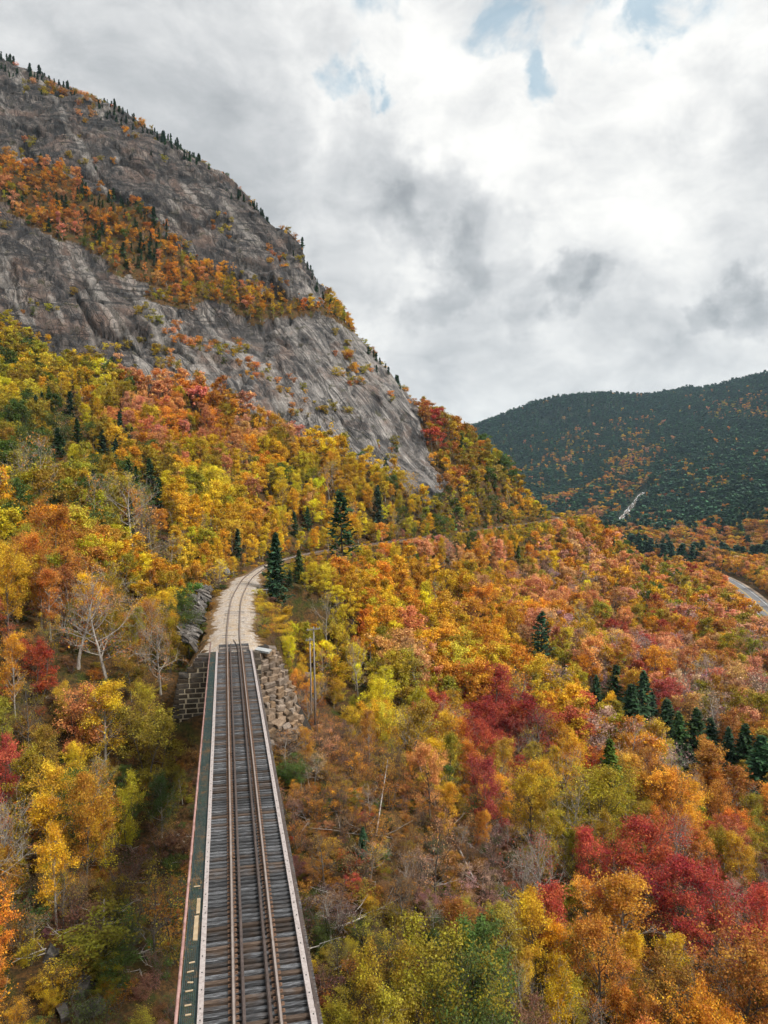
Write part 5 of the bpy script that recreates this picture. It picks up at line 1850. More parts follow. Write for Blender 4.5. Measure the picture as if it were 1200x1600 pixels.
def scatter():
    rng = RNG
    out = dict(x=[], y=[], z=[], h=[], w=[], col=[], form=[])
    fx = np.array([f['x'] for f in FEATURES]); fy = np.array([f['y'] for f in FEATURES])
    def add(x, y, z, h, w, col, form):
        for k, v in zip(('x', 'y', 'z', 'h', 'w', 'col', 'form'), (x, y, z, h, w, col, form)):
            out[k].append(np.asarray(v))
    for (sp, r0, r1) in ((2.55, 27, 80), (2.9, 80, 150), (3.2, 150, 320), (3.6, 320, 545), (3.7, 220, 480)):
        x, y = free_spots(sp, r0, r1)
        z = height(x, y)
        n = len(x)
        r = np.hypot(x, y)
        h = rng.uniform(3.8, 10.0, n) * np.where(r < 85, .86, 1.0)
        # smaller trees beside the track and on the ledges
        d, sd, ix = dist_poly(x, y, TRACK, TRACK_R)
        h *= np.where(sd > 0, .5 + .5 * sstep(4, 26, d), .7 + .3 * sstep(4, 22, d))
        up = sstep(30, 80, z) * (y > 170)
        h *= 1 - .30 * up
        h = np.where((ix > 52) & (sd > 0) & (d < 45), np.minimum(h, np.maximum(2.0, TRACK_Z[ix] - z + .4 + .10 * d)), h)
        k = keep_clear(x, y, z, 1.0) & seen(x, y, z, h, 3.0)
        if sp == 3.7:
            k &= z > 48                     # the ledges are densely wooded
        cm = cliff_mask(x, y, z)
        k &= ~cm
        px, py, dep = project(x, y, z + h * .7)
        k &= ~in_poly(px, py + 0, BRUSH_POLY) | (rng.random(n) < .10)
        k &= ~in_poly(px, py, BARE_POLY) | (rng.random(n) < .05)
        k &= ~((r < 45) & (rng.random(n) < .3))
        if len(fx):
            df = np.sqrt(((x[:, None] - fx) ** 2 + (y[:, None] - fy) ** 2).min(1))
            k &= df > 2.6
        _, tp, _ = project(x, y, z + h)
        for f in FEATURES:
            if f['form'] in ('spruce', 'pine') or f.get('clear'):
                fpx, ftop, fd = (float(q) for q in project(f['x'], f['y'], f['z'] + f['h']))
                fb = float(project(f['x'], f['y'], f['z'])[1])
                k &= ~((dep < fd + 1) & (np.abs(px - fpx) < 10 + .20 * (fb - ftop)) & (tp < fb - f.get('open', .25) * (fb - ftop)) & (dep > fd * .55))
        x, y, z, h, px, py, r, up = (a[k] for a in (x, y, z, h, px, py, r, up))
        n = len(x)
        ci = pick_colours(px, py, rng, np.stack([x, y, z * 0], 1))
        nm = np.array(PN)[ci]
        form = np.empty(n, object)
        u = rng.random(n)
        for c in PN:
            m = nm == c
            if c in ('gold', 'yellow', 'olive'):
                f = np.where(u < .45, 'birch', np.where(u < .72, 'clump', np.where(u < .95, 'maple', 'bare')))
            elif c in ('orange', 'salmon', 'red', 'crimson', 'rust'):
                f = np.where(u < .55, 'maple', np.where(u < .78, 'clump', np.where(u < .93, 'birch', 'bare')))
            elif c in ('mauve', 'brown'):
                f = np.where(u < .45, 'bare', np.where(u < .75, 'brush', 'clump'))
            elif c == 'green':
                f = np.where(u < .6, 'maple', np.where(u < .8, 'bushy', 'spruce'))
            else:
                f = np.where(u < .85, 'spruce', 'pine')
            form[m] = f[m]
        w = rng.uniform(.75, 1.15, n) * np.where(r < 90, .82, .95)
        um = (r < 110) & (form == 'maple') & (rng.random(n) < .5)
        form[um] = 'birch'
        sw = (r < 95) & (rng.random(n) < .18) & np.isin(form.astype(str), ('maple', 'clump', 'birch'))
        form[sw] = np.where(rng.random(int(sw.sum())) < .4, 'bare', 'brush')
        con = (form == 'spruce') | (form == 'pine')
        h = np.where(con, h * rng.uniform(.75, 1.2, n), h)
        h = np.where(form == 'brush', h * .65, h)
        add(x, y, z, h, w, ci, form)
    # stunted spruces along the crest and in the cracks of the cliffs
    x, y = free_spots(2.8, 190, 500)
    z = height(x, y)
    cm = cliff_mask(x, y, z)
    r = np.hypot(x, y); az = np.degrees(np.arctan2(x, y))
    ai = np.clip(np.searchsorted(_az, az), 0, NA - 1); ri = np.clip(np.searchsorted(_rr, r), 0, NR - 1)
    cn = fbm(np.stack([x, y, z * 0], 1) / 13.0, 2, 79)
    crest = (GRID_HOR[ai, -1] - GRID_EL[ai, ri] < .014) & (z > 50) & (rng.random(len(x)) < np.clip(.40 + cn * .9, .05, .8) * np.where(x > -45, .6, 1))
    gp = VERTS[ai * NR + ri]                # root them on the shaped rock
    x, y, z = gp[:, 0].copy(), gp[:, 1].copy(), gp[:, 2].copy()
    nn = fbm(np.stack([x, y, z], 1) / 16.0, 3, 77)
    crack = cm & (nn > .22) & (rng.random(len(x)) < .55)
    for sel, nmix in ((crest & ~crack, 0), (crack, 1)):
        k = sel & seen(x, y, z, 4, 1.5)
        n = int(k.sum())
        h = np.clip(np.exp(rng.normal(size=n) * .42) * 2.9, 1.2, 5.5) if nmix == 0 else rng.uniform(1.6, 4.2, n)
        px, py, _ = project(x[k], y[k], z[k])
        if nmix == 0:
            ci = np.full(n, PN.index('spruce')); form = np.full(n, 'spruce', object)
        else:
            ci = pick_colours(px, py, rng)
            ci = np.where(rng.random(n) < .35, PN.index('olive'), np.where(rng.random(n) < .3, PN.index('rust'), ci))
            form = np.where(ci == PN.index('spruce'), 'spruce', 'bushy').astype(object)
        add(x[k], y[k], z[k] - .3, h, rng.uniform(.8, 1.2, n) * (1.0 if nmix == 0 else 1.15), ci, form)
    # shrubs and saplings in the clearings
    x, y = free_spots(2.0, 24, 95)
    z = height(x, y); n = len(x)
    px, py, _ = project(x, y, z + 1.0)
    k = (in_poly(px, py, BRUSH_POLY) & (rng.random(n) < .80)) | (in_poly(px, py, BARE_POLY) & (rng.random(n) < .34)) | (rng.random(n) < .16)
    k &= keep_clear(x, y, z, 0.0)
    x, y, z, px, py = (a[k] for a in (x, y, z, px, py)); n = len(x)
    ci = pick_colours(px, py, rng)
    u = rng.random(n)
    form = np.where(u < .62, 'brush', np.where(u < .74, 'bare', 'bushy')).astype(object)
    con = ci == PN.index('spruce')
    form[con] = 'spruce'
    add(x, y, z, np.where(form == 'bushy', rng.uniform(1.0, 2.2, n), rng.uniform(1.8, 4.2, n)), rng.uniform(.9, 1.4, n), ci, form)
    return {k: np.concatenate(v) for k, v in out.items()}
# ------------------------------------------------------------------ trees that stand out
def features():
    S = 'spruce_tree'
    feat(S, 'spruce', 430, 833, 97, 'spruce', 'tallest dark spruce beside the curve of the track, above the small table', 1.25, var=0, open_=.5)
    feat(S, 'spruce', 467, 859, 106, 'spruce', 'dark spruce standing behind the tan footing blocks by the curve', 1.2, var=1, h=5.6, open_=.55)
    feat(S, 'spruce', 452, 890, 92, 'spruce', 'smallest of the three dark spruces by the curve of the track', 1.35, var=2, h=4.4, open_=.55)
    feat('pine_tree', 'pine', 536, 766, 142, 'spruce', 'tall tiered dark pine rising over the golden wood beyond the curve', 1.1, var=0, h=16)
    feat('pine_tree', 'pine', 846, 955, 122, 'spruce', 'lone dark pine amid orange trees on the slope below the track', 1.2, var=1, h=11.5)
    row = [(934, 1055, 116), (960, 1040, 114), (985, 1068, 112), (1003, 1048, 110), (1018, 1082, 108), (1044, 1092, 106), (1064, 1112, 104), (1090, 1108, 108), (1112, 1122, 102), (1140, 1136, 104), (1166, 1132, 98), (1192, 1152, 96)]
    nth = ['first', 'second', 'third', 'fourth', 'fifth', 'sixth', 'seventh', 'eighth', 'ninth', 'tenth', 'eleventh', 'last']
    for i, (a, b, y) in enumerate(row):
        feat(S, 'spruce', a, b, y, 'spruce', '%s dark spruce, counted downhill, of the slanting row on the orange slope' % nth[i], 1.2 + .25 * ((i * 7) % 3), var=i % 3, h=5.6 + 1.4 * ((i * 5) % 4), open_=.42)
    feat(S, 'spruce', 567, 1293, 55, 'spruce', 'small lone green spruce in the red brush beside the bridge', 1.2, h=2.8)
    for i, (a, b, y, w) in enumerate(((110, 612, 150, 'highest'), (122, 655, 138, 'second highest'), (92, 668, 132, 'outermost'), (160, 672, 136, 'middle'), (235, 716, 124, 'second lowest'), (246, 746, 116, 'lowest'))):
        feat(S, 'spruce', a, b, y, 'spruce', '%s dark spruce of the cluster in the yellow wood above the bare birch' % w, 1.3, h=6.5)
    for i, (a, b, y, w) in enumerate(((372, 826, 140, 'dark spruce at the wood edge left of the curve'), (480, 792, 176, 'dark spruce in the gold wood left of the tall pine'), (592, 758, 192, 'dark spruce in the gold wood right of the tall pine'), (462, 800, 170, 'slim spruce between the curve and the tall pine'))):
        feat(S, 'spruce', a, b, y, 'spruce', w, 1.1)
    B = 'birch_tree'
    feat(B, 'bare', 205, 742, 84, 'gold', 'bare white birch with forked limbs in the golden wood above the track', 1.1, var=0)
    feat(B, 'bare', 62, 690, 84, 'rust', 'bare white birch with upcurved limbs high at the picture edge', 1.0, var=2)
    feat(B, 'bare', 25, 700, 86, 'olive', 'thin bare birch at the very edge of the yellow wood', .9, var=0)
    feat(B, 'bare', 250, 970, 70, 'rust', 'leaning bare birch over the stone abutment', 1.0, var=2)
    feat(B, 'bare', 165, 930, 62, 'rust', 'bare many-limbed birch behind the red maples near the bridge', 1.2, var=0)
    feat(B, 'bare', 120, 900, 64, 'orange', 'half bare birch with orange leaves above the red maples', 1.15, var=2)
    feat(B, 'bare', 510, 930, 100, 'yellow', 'thin white birch stem right of the three spruces', .7, var=0)
    feat(B, 'bare', 850, 1290, 58, 'red', 'grey bare tree above the longest fallen log', .9, var=2)
    feat(B, 'bare', 560, 1000, 92, 'gold', 'slim bare birch among the yellow trees right of the wall', .6, var=0)
    M_ = 'maple_tree'
    feat(M_, 'maple', 776, 1052, 80, 'crimson', 'large deep crimson maple in the middle of the slope', 1.2)
    feat(M_, 'maple', 760, 1196, 66, 'red', 'small vermilion maple just below the large crimson one', .8)
    feat(M_, 'maple', 1010, 1300, 60, 'red', 'bright red maple uphill of the orange tree', 1.15)
    feat(M_, 'maple', 1062, 1362, 56, 'crimson', 'dark red maple with spreading limbs beside the bright red one', 1.1)
    feat(M_, 'maple', 930, 1310, 60, 'red', 'red maple half hidden behind the olive-green tree', .8)
    feat(M_, 'clump', 60, 985, 60, 'red', 'coral red maple with open branches left of the bridge', 1.0, h=6.5)
    feat(M_, 'clump', 125, 1040, 62, 'salmon', 'scarlet maple next to the coral one left of the bridge', .9)
    feat(M_, 'clump', 10, 1140, 54, 'red', 'red maple cut by the picture edge, lowest of the red ones', .9, h=6)
    feat(M_, 'maple', 940, 1210, 66, 'olive', 'large olive-green maple in the red part of the slope', 1.1)
    feat(M_, 'birch', 980, 1362, 54, 'orange', 'glowing orange maple low on the slope', 1.2)
    feat(M_, 'clump', 1060, 1480, 48, 'rust', 'wide amber maple at the bottom of the slope', 1.1)
    feat(M_, 'maple', 1170, 1480, 44, 'rust', 'rusty olive maple in the bottom corner of the slope', 1.1)
    feat(M_, 'bushy', 690, 1436, 39, 'olive', 'large fresh yellow-green tree beside the lower end of the bridge', .9)
    feat(M_, 'bushy', 735, 1500, 38, 'green', 'deep green tree behind the large yellow-green one', .8)
    feat(M_, 'clump', 600, 1462, 39, 'olive', 'airy yellow-green tree between bridge and the large green one', .8)
    feat(M_, 'maple', -26, 1410, 40, 'orange', 'golden orange maple at the lower picture edge left of the clearing', .8, h=7)
    feat(M_, 'birch', 655, 1012, 88, 'olive', 'tall yellow-green birch on the slope below the line poles', 1.1)
    feat(M_, 'birch', 640, 1092, 76, 'olive', 'slender yellow-green birch downhill of the tallest one', 1.1)
    feat(M_, 'birch', 680, 1150, 68, 'gold', 'narrow golden birch beside the vermilion maple', .8)
    feat(M_, 'clump', 232, 1085, 58, 'olive', 'round yellow-green tree in front of the stone abutment', 1.1)
    feat(M_, 'birch', 165, 1062, 62, 'yellow', 'bright yellow birch left of the round yellow-green tree', .9)
    feat(M_, 'maple', 295, 938, 80, 'green', 'bushy green tree beside the rock outcrop', .75)
    feat(M_, 'maple', 90, 800, 66, 'rust', 'big rust-orange birch crown left of the bare white birch', 1.0)
    feat('shrub', 'bushy', 500, 1430, 46, 'green', 'dark green bush right against the bridge kerb', 1.2, hmin=1.6)
    feat('shrub', 'bushy', 458, 1180, 62, 'green', 'green bush under the foot of the tan wall', 1.2, hmin=1.5)
    feat('shrub', 'bushy', 460, 880, 99, 'yellow', 'pale green bush between the spruces and the footing blocks', 1.2, hmin=1.5)
    for i, (a, b, y, w) in enumerate(((415, 938, 90, 'yellow shrub on the bank right of the track below the table'), (430, 958, 86, 'golden shrub on the bank above the tan wall'), (418, 975, 82, 'orange-yellow shrub at the gravel edge above the tan wall'), (445, 985, 80, 'wide yellow shrub beside the line poles'), (405, 930, 96, 'low yellow shrub next to the small table'))):
        feat('shrub', 'bushy', a, b, y, ('yellow', 'gold', 'orange', 'yellow', 'yellow')[i], w, 1.5, hmin=1.3)
features()
T = scatter()

KIND = {'birch': 'birch_tree', 'maple': 'maple_tree', 'clump': 'beech_tree', 'bare': 'bare_tree', 'brush': 'shrub', 'bushy': 'shrub', 'spruce': 'spruce_tree', 'pine': 'pine_tree'}
LOOK = {'gold': 'golden', 'yellow': 'bright yellow', 'olive': 'yellow-green', 'green': 'leafy green', 'orange': 'orange', 'rust': 'rust-brown', 'salmon': 'salmon-pink', 'mauve': 'faded mauve', 'red': 'red', 'crimson': 'deep crimson', 'spruce': 'dark', 'brown': 'brown'}
GROUP = {'birch_tree': 'birches of the autumn wood', 'maple_tree': 'maples of the autumn wood', 'beech_tree': 'beeches of the autumn wood', 'bare_tree': 'bare trees of the autumn wood', 'shrub': 'shrubs and brush', 'spruce_tree': 'spruces', 'pine_tree': 'pines'}
ANCHORS = [
    (60, 130, 'on the highest crest'), (180, 175, 'on the crest above the cliff'), (300, 240, 'on the crest halfway down'), (400, 320, 'on the crest above the ledge'), (470, 410, 'on the crest above the ledge end'),
    (30, 280, 'on the wooded ledge at the picture edge'), (110, 310, 'on the wooded ledge under the upper cliff'), (200, 330, 'in the dark clump of the wooded ledge'), (260, 420, 'on the middle of the wooded ledge'), (350, 460, 'on the lower half of the wooded ledge'), (440, 475, 'near the end of the wooded ledge'), (510, 490, 'at the ledge end over the pale slab'), (590, 550, 'on the rim of the pale slab'),
    (60, 440, 'growing on the lower cliff near the picture edge'), (200, 510, 'growing in cracks of the lower cliff'), (400, 560, 'growing in the dark gully of the lower cliff'), (560, 620, 'growing on the pale slab'), (680, 640, 'on the spur beside the pale slab'), (740, 710, 'on the spur above the railway bench'), (800, 770, 'near the toe of the spur'), (850, 800, 'at the toe of the spur'),
    (40, 520, 'at the cliff foot by the picture edge'), (130, 590, 'in the yellow wood under the cliff'), (250, 600, 'in the salmon wood at the cliff foot'), (350, 640, 'below the dark gully of the cliff'), (450, 690, 'in the wood under the lower slab'), (550, 730, 'right under the pale slab'), (640, 780, 'between pale slab and railway bench'), (730, 800, 'along the railway bench below the spur'),
    (50, 650, 'high in the wood at the picture edge'), (150, 700, 'in the wood around the spruce cluster'), (260, 700, 'in the golden wood below the salmon trees'), (360, 740, 'in the golden wood above the curve'), (470, 780, 'in the golden wood behind the curve'), (60, 780, 'above the rusty crown at the picture edge'), (170, 820, 'around the bare white birch'), (280, 820, 'uphill of the rock outcrop'), (340, 860, 'behind the pale grey boulder'),
    (60, 900, 'beside the rusty crown near the picture edge'), (170, 920, 'uphill of the stone abutment'), (260, 930, 'just left of the rock outcrop'), (50, 1020, 'among the coral maples'), (160, 1040, 'between coral maples and abutment'), (250, 1080, 'in front of the stone abutment'), (40, 1150, 'under the coral maples at the picture edge'), (140, 1170, 'on the dim slope left of the bridge'), (240, 1200, 'close to the walkway side of the bridge'), (60, 1280, 'above the rocky clearing near the picture edge'), (170, 1320, 'at the top of the rocky clearing'), (250, 1380, 'between clearing and walkway'), (50, 1450, 'around the golden tree at the picture edge'), (190, 1500, 'in the rocky clearing'),
    (430, 960, 'on the bank right of the track'), (500, 930, 'right of the three spruces'), (480, 1020, 'around the line poles'), (560, 880, 'downhill of the tall pine'), (580, 960, 'in the yellow wood below the tall pine'), (550, 1050, 'uphill of the red brush'), (460, 1130, 'beside the tan stone wall'), (640, 860, 'just below the railway bench'), (660, 930, 'on the orange slope below the bench'), (640, 1020, 'around the tall yellow-green birch'), (740, 860, 'below the bench toward the spur'), (760, 940, 'uphill of the lone pine'), (780, 1030, 'above the large crimson maple'), (720, 1120, 'left of the large crimson maple'), (840, 860, 'high on the slope toward the valley'), (870, 920, 'on the orange slope above the lone pine'), (900, 1000, 'right of the lone pine'), (870, 1090, 'between crimson maple and spruce row'), (860, 1190, 'right of the vermilion maple'),
    (940, 840, 'at the far brow of the slope'), (970, 910, 'on the far part of the orange slope'), (1010, 980, 'in the reddest part of the far slope'), (1040, 880, 'on the far slope short of the road'), (1100, 940, 'on the slope just above the road'), (1180, 1000, 'at the picture edge below the road'), (1120, 1050, 'above the spruce row'), (990, 1130, 'under the upper end of the spruce row'), (1090, 1180, 'under the lower end of the spruce row'), (1180, 1110, 'at the picture edge by the spruce row'),
    (960, 1230, 'around the large olive-green maple'), (1060, 1270, 'uphill of the bright red maple'), (1160, 1270, 'at the picture edge above the red maples'), (900, 1330, 'around the longest fallen log'), (1030, 1370, 'around the bright red maples'), (1150, 1390, 'at the picture edge beside the red maples'), (940, 1440, 'around the glowing orange maple'), (1060, 1500, 'around the wide amber maple'), (1160, 1540, 'in the bottom corner of the slope'), (850, 1490, 'left of the glowing orange maple'), (860, 1580, 'at the bottom edge under the orange maple'),
    (520, 1200, 'in the red brush below the tan wall'), (600, 1180, 'at the upper edge of the red brush'), (660, 1260, 'in the red brush under the yellow-green birches'), (560, 1280, 'around the small lone spruce'), (500, 1330, 'in the brush close to the bridge kerb'), (620, 1360, 'in the middle of the red brush'), (730, 1330, 'in the brush by the straight bare log'), (560, 1420, 'in the brush above the thin white log'), (680, 1430, 'in the brush above the large green tree'), (780, 1430, 'in the dim hollow right of the brush'), (540, 1520, 'beside the lower end of the bridge'), (640, 1540, 'around the airy yellow-green tree'), (760, 1540, 'around the deep green tree'),
]
ORD = 'first second third fourth fifth sixth seventh eighth ninth tenth eleventh twelfth thirteenth fourteenth fifteenth sixteenth seventeenth eighteenth nineteenth twentieth'.split()

def plant_thing(kind, key, x, y, z, rot, scl, tint, label, group, cat):
    root = empty(kind, (x, y, z))
    root.rotation_euler = rot
    root.scale = scl
    tag(root, label, cat, group)
    tm, cm = PROTO[key]
    obj('trunk', tm, root)
    c = obj('crown', cm, root)
    c['tint'] = tint
    return root

def plant_all():
    rng = RNG
    for f in FEATURES:
        con = f['form'] in ('spruce', 'pine')
        r = math.hypot(f['x'], f['y'])
        lod = 0 if r < 140 else 1
        v = f['var'] if f['var'] is not None else int(rng.integers(0, N_VAR[f['form']]))
        sc = f['h'] / (10.0 if con else BH)
        wf = f['wf']
        if sc * (10.0 if con else BH) > 12:      # tall because it stands low: keep the crown in proportion
            wf *= .85
        ti = tint_of([PN.index(f['col'])], rng)[0]
        plant_thing(f['kind'], '%s_%d_%d' % (f['form'], v, lod), f['x'], f['y'], f['z'], (float(rng.normal() * .03), float(rng.normal() * .03), float(rng.uniform(0, 6.28))), (sc * wf, sc * wf, sc), [float(q) for q in ti], f['label'], GROUP[f['kind']],
                    {'shrub': 'shrub', 'pine_tree': 'pine', 'spruce_tree': 'spruce', 'birch_tree': 'birch', 'maple_tree': 'tree'}[f['kind']])
    n = len(T['x'])
    r = np.hypot(T['x'], T['y'])
    lod = np.where(r < 110, 0, np.where(r < 240, 1, 2))
    tint = tint_of(T['col'], rng)
    var = np.array([rng.integers(0, N_VAR[f]) for f in T['form']])
    con = np.isin(T['form'].astype(str), ('spruce', 'pine'))
    sc = T['h'] / np.where(con, 10.0, BH)
    scl = np.stack([sc * T['w'], sc * T['w'], sc], 1)
    rot = np.stack([rng.normal(size=n) * .04, rng.normal(size=n) * .04, rng.uniform(0, 6.28, n)], 1)
    key = np.array(['%s_%d_%d' % (f, v, l) for f, v, l in zip(T['form'], var, lod)])
    kind = np.array([KIND[f] for f in T['form']])
    px, py, dep = project(T['x'], T['y'], T['z'] + T['h'] * .6)
    size = T['h'] / dep * np.where((px > -5) & (px < 1205) & (py > 0) & (py < 1610), 1, 0)
    single = np.zeros(n, bool)
    nf = {k: sum(1 for f in FEATURES if f['kind'] == k) for k in set(KIND.values())}
    for k in set(KIND.values()):
        i = np.where((kind == k) & (size > 0))[0]
        i = i[np.argsort(-size[i])][:(296 if k != 'spruce_tree' else 190) - nf.get(k, 0)]
        single[i] = True
    # labels: colour and kind, the place in the wood, then the order along it
    AX = np.array([a[0] for a in ANCHORS], float); AY = np.array([a[1] for a in ANCHORS], float)
    idx = np.where(single)[0]
    near = ((px[idx, None] - AX) ** 2 + ((py[idx, None] - AY) * 1.2) ** 2).argmin(1)
    groups = {}
    for i, a in zip(idx, near):
        groups.setdefault((a, kind[i], PN[T['col'][i]], ''), []).append(i)
    for key_, mem in list(groups.items()):
        if len(mem) > 16:
            md = np.median([py[i] for i in mem])
            del groups[key_]
            groups[key_[:3] + ('upper ',)] = [i for i in mem if py[i] < md]
            groups[key_[:3] + ('lower ',)] = [i for i in mem if py[i] >= md]
    for (a, k, c, row), mem in groups.items():
        mem.sort(key=lambda i: px[i])
        word = {'spruce_tree': 'spruce', 'pine_tree': 'pine'}.get(k, k.replace('_', ' '))
        look = row + LOOK[c]
        m = len(mem)
        for q, i in enumerate(mem):
            if m == 1:
                lab = '%s %s %s' % (look, word, ANCHORS[a][2])
            elif q == 0:
                lab = 'leftmost %s %s %s' % (look, word, ANCHORS[a][2])
            elif q == m - 1:
                lab = 'rightmost %s %s %s' % (look, word, ANCHORS[a][2])
            else:
                lab = '%s %s %s from the left %s' % (ORD[min(q, 19)], look, word, ANCHORS[a][2])
            if len(lab.split()) > 15:
                lab = lab.replace(' from the left', ' along')
            plant_thing(k, key[i], float(T['x'][i]), float(T['y'][i]), float(T['z'][i]), tuple(rot[i]), tuple(scl[i]), [float(v) for v in tint[i]], lab, GROUP[k], {'shrub': 'shrub', 'pine_tree': 'pine', 'spruce_tree': 'spruce', 'birch_tree': 'birch', 'maple_tree': 'maple', 'beech_tree': 'beech', 'bare_tree': 'tree'}[k])
    rest = ~single
    for nm, sel, lab in (('autumn_forest', rest & ~con, 'mass of small autumn trees covering the slopes beyond the nearer ones'), ('spruce_forest', rest & con, 'scattered small dark spruces on the crest and ledges')):
        i = np.where(sel)[0]
        if not len(i):
            continue
        ks = sorted(set(key[i])); kk = {q: j for j, q in enumerate(ks)}
        stuff(nm, ks, [kk[q] for q in key[i]], np.stack([T['x'], T['y'], T['z']], 1)[i], rot[i], scl[i], tint[i], lab, 'forest')
    print('TREES', n, 'single', int(single.sum()), {k: int(((kind == k) & single).sum()) for k in set(KIND.values())}, {l: int((lod == l).sum()) for l in (0, 1, 2)})
plant_all()

# ------------------------------------------------------------------ undergrowth, and the woods across the valley
def undergrowth():
    rng = RNG
    X, Y = [], []
    for sp, a, b in ((1.35, 22, 80), (2.0, 80, 150), (2.8, 150, 450)):
        x, y = free_spots(sp, a, b); X.append(x); Y.append(y)
    x, y = np.concatenate(X), np.concatenate(Y)
    z = height(x, y)
    h = np.exp(rng.normal(size=len(x)) * .4) * .75
    d, sd, ix = dist_poly(x, y, TRACK, TRACK_R)
    q = np.stack([x, y], 1) - T0
    s = q @ TU; lat = q @ TN
    k = d > np.where(ix > 55, 1.75, np.where(sd < 0, np.where(ix < 8, 4.2, 3.2), 3.0))
    k &= ~((s < S_END + .5) & (np.abs(lat) < 2.0) & (s > S_END - 3))
    k &= ~((lat > 0) & (lat < 6.5) & (np.hypot(lat - CONE_C[0], s - CONE_C[1]) < 8.6) & (s < S_END + 5))
    k &= ~((lat < 0) & (lat > -6.4) & (s > S_END - 2) & (s < S_END + 1))
    d2, _, _ = dist_poly(x, y, ROAD, ROAD_R)
    k &= d2 > 9
    k &= ~cliff_mask(x, y, z) & seen(x, y, z, 2, 1.5)
    px, py, _ = project(x, y, z)
    k &= ~in_poly(px, py, BARE_POLY) | (rng.random(len(x)) < .72)
    x, y, z, h, px, py = (a[k] for a in (x, y, z, h, px, py))
    n = len(x)
    ci = pick_colours(px, py, rng)
    u = rng.random(n)
    ci = np.where(u < .14, PN.index('brown'), np.where(u < .36, PN.index('rust'), np.where(u < .46, PN.index('olive'), np.where(u < .54, PN.index('green'), ci))))
    ci = np.where(ci == PN.index('spruce'), PN.index('olive'), ci)
    tint = tint_of(ci, rng) * .68  # palette darkened: shade in the gaps between trees put into the colour
    r = np.hypot(x, y)
    keys = ['bushy_0_1', 'bushy_1_1', 'brush_0_1', 'brush_1_1', 'bushy_0_2', 'bushy_1_2']
    pick = np.where(r < 110, np.where(rng.random(n) < .55, rng.integers(0, 2, n), rng.integers(2, 4, n)), rng.integers(4, 6, n))
    h = np.where((pick == 2) | (pick == 3), h * 2.0, h)
    sc = h / BH
    w = rng.uniform(1.2, 1.9, n)
    stuff('undergrowth', keys, pick, np.stack([x, y, z - .05], 1), np.stack([np.zeros(n), np.zeros(n), rng.uniform(0, 6.28, n)], 1), np.stack([sc * w, sc * w, sc], 1), tint,
          'low bushes and saplings covering the ground between the trees', 'undergrowth')
undergrowth()

def dead_branches():
    """pale dead sticks lying in the brush and the clearing"""
    rng = RNG
    src = []
    for v in range(3):
        br = []
        for j in range(3):
            a = rng.uniform(0, 6.28)
            p, _ = curve_pts(np.array([0, 0, .05 + .1 * j]), np.array([math.cos(a), math.sin(a), .12]), rng.uniform(1.2, 2.6), rng, .3, .02, 5)
            br.append((p, np.linspace(.035, .010, 5), 4))
            for _ in range(2):
                q, _d = curve_pts(p[int(rng.integers(1, 4))], rng.normal(size=3) * np.array([1, 1, .3]), rng.uniform(.4, .9), rng, .3, .02, 3)
                br.append((q, np.linspace(.018, .006, 3), 3))
        V, F = tubes_mesh(br)
        src.append(bpy.data.objects.new('dead_branch_%d' % v, mesh_from('dead_branch_%d' % v, V, F, M_LOG)))
    x, y = free_spots(1.5, 24, 80)
    z = height(x, y); n = len(x)
    px, py, _ = project(x, y, z)
    k = ((in_poly(px, py, BRUSH_POLY) & (rng.random(n) < .20)) | (in_poly(px, py, BARE_POLY) & (rng.random(n) < .22)) | (rng.random(n) < .04)) & keep_clear(x, y, z, 0)
    x, y, z = x[k], y[k], z[k]; n = len(x)
    sc = rng.uniform(.5, 1.3, n)
    stuff('dead_branches', None, rng.integers(0, 3, n), np.stack([x, y, z + rng.uniform(.05, .5, n)], 1), np.stack([rng.normal(size=n) * .25, rng.normal(size=n) * .25, rng.uniform(0, 6.28, n)], 1), np.stack([sc, sc, sc], 1), np.ones((n, 3)), 'pale dead sticks strewn through the brush and the rocky clearing', 'dead branches', src)
dead_branches()

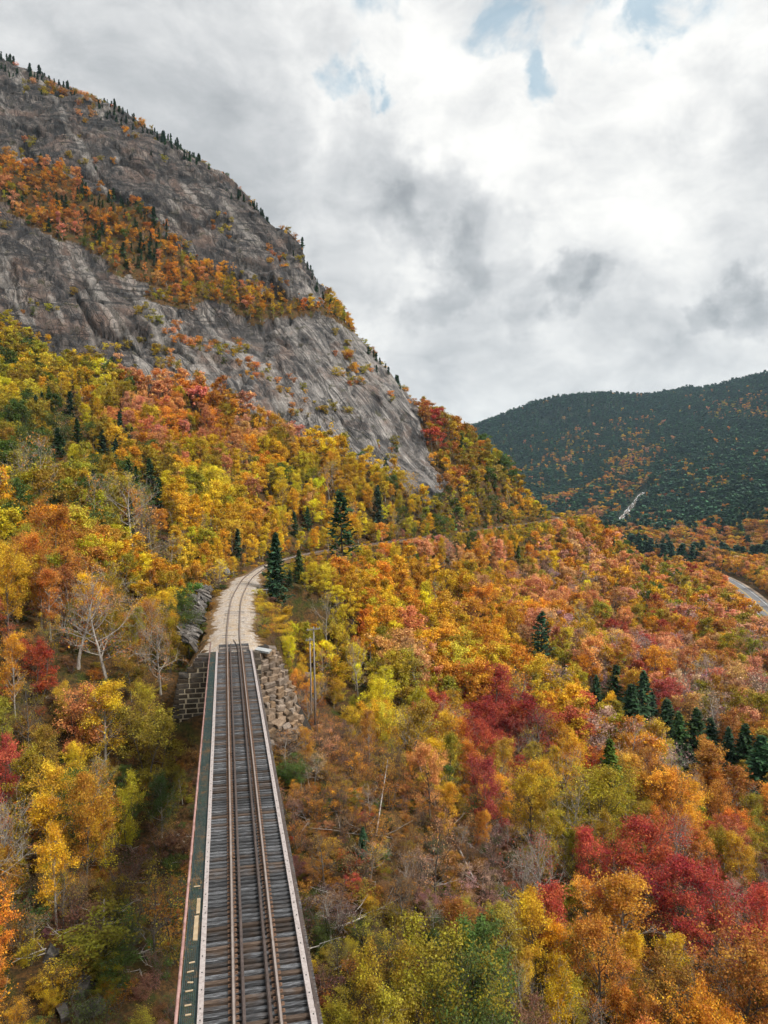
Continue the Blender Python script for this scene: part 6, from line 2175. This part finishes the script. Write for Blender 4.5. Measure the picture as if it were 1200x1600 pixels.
def far_woods():
    rng = RNG
    X, Y = [], []
    for sp, a, b in ((6.2, 535, 800), (7.2, 800, 1250), (9.0, 1250, 2250)):
        x, y = free_spots(sp, a, b, 33.0); X.append(x); Y.append(y)
    x, y = np.concatenate(X), np.concatenate(Y)
    z = height(x, y)
    k = seen(x, y, z, 12, 6)
    x, y, z = x[k], y[k], z[k]
    d2, _, _ = dist_poly(x, y, ROAD, ROAD_R)
    dc, _, _ = dist_poly(x, y, CASCADE[:, :2], CASCADE[:, :2] * 0)
    k = (d2 > 10) & (dc > 11)
    x, y, z = x[k], y[k], z[k]
    n = len(x)
    px, py, dep = project(x, y, z + 6)
    nz = fbm(np.stack([x, y, z], 1) / 75.0, 3, 121)
    nz2 = fbm(np.stack([x, y, z], 1) / 22.0, 2, 131)
    # broadleaf colour low in the valley and in patches higher up
    pd = np.full(n, .012)
    for (a_, b_, sx, sy, amt) in ((950, 735, 85, 48, .42), (1000, 800, 60, 30, .55), (890, 790, 50, 30, .6), (1170, 860, 90, 34, .85), (1050, 845, 60, 22, .8), (1160, 635, 60, 16, .30), (940, 655, 70, 14, .22), (1080, 760, 60, 30, .22), (870, 700, 50, 20, .12), (1120, 700, 80, 30, .04), (1000, 880, 120, 20, .8)):
        pd = np.maximum(pd, amt * np.exp(-(((px - a_) / sx) ** 2 + ((py - b_) / sy) ** 2) * .7))
    pd = pd * np.clip(1 + nz * 2.4 + nz2 * 1.2, .1, 2.4)
    pd = np.clip(np.where(z < -38, np.maximum(pd, .72), pd), .008, .92)
    dec = rng.random(n) < pd
    ci = pick_colours(px, py, rng)
    hi = rng.choice([PN.index(c) for c in ('orange', 'gold', 'salmon', 'rust', 'olive')], n, p=[.28, .26, .2, .12, .14])
    ci = np.where((dep > 900) | (ci == PN.index('spruce')), hi, ci)
    ci = np.where(dec, ci, PN.index('spruce'))
    tint = tint_of(ci, rng)
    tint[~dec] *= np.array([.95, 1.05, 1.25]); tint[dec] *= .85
    keys = ['maple_0_2', 'maple_1_2', 'maple_0_3', 'maple_1_3', 'spruce_0_2', 'spruce_1_2', 'spruce_0_3', 'spruce_1_3', 'spruce_2_3']
    pick = np.where(dec, np.where(dep < 800, rng.integers(0, 2, n), rng.integers(2, 4, n)), np.where(dep < 750, rng.integers(4, 6, n), rng.integers(6, 9, n)))
    h = np.where(dec, rng.uniform(8, 12, n), rng.uniform(9, 16, n))
    sc = h / np.where(dec, BH, 10.0)
    w = np.where(dec, rng.uniform(.95, 1.35, n), rng.uniform(1.25, 1.8, n))
    rot = np.stack([np.zeros(n), np.zeros(n), rng.uniform(0, 6.28, n)], 1)
    scl = np.stack([sc * w, sc * w, sc], 1)
    stuff('far_forest', keys, pick, np.stack([x, y, z - .3], 1), rot, scl, tint, 'far wood of dark spruces flecked with autumn colour across the valley', 'forest')
    print('FAR', n)
far_woods()
# ------------------------------------------------------------------ air between the slopes
def build_haze():
    m = mat_new('haze_air')
    nt = m.node_tree
    v = nt.nodes.new('ShaderNodeVolumePrincipled')
    v.inputs['Color'].default_value = (.55, .78, .95, 1)
    v.inputs['Density'].default_value = .00008
    v.inputs['Anisotropy'].default_value = .2
    o_ = nt.nodes.new('ShaderNodeOutputMaterial')
    nt.links.new(v.outputs[0], o_.inputs['Volume'])
    mb = MB()
    zmax = float(max(VERTS[:, 2].max(), 300)) + 25
    zmin = float(VERTS[:, 2].min()) - 1.5
    R = 6500.0
    mb.box((0, 0, (zmax + zmin) / 2), (2 * R, 2 * R, zmax - zmin))
    o = mb.build('haze', m)
    tag(o, 'thin bluish haze filling the valley air', 'haze', kind='stuff')
build_haze()
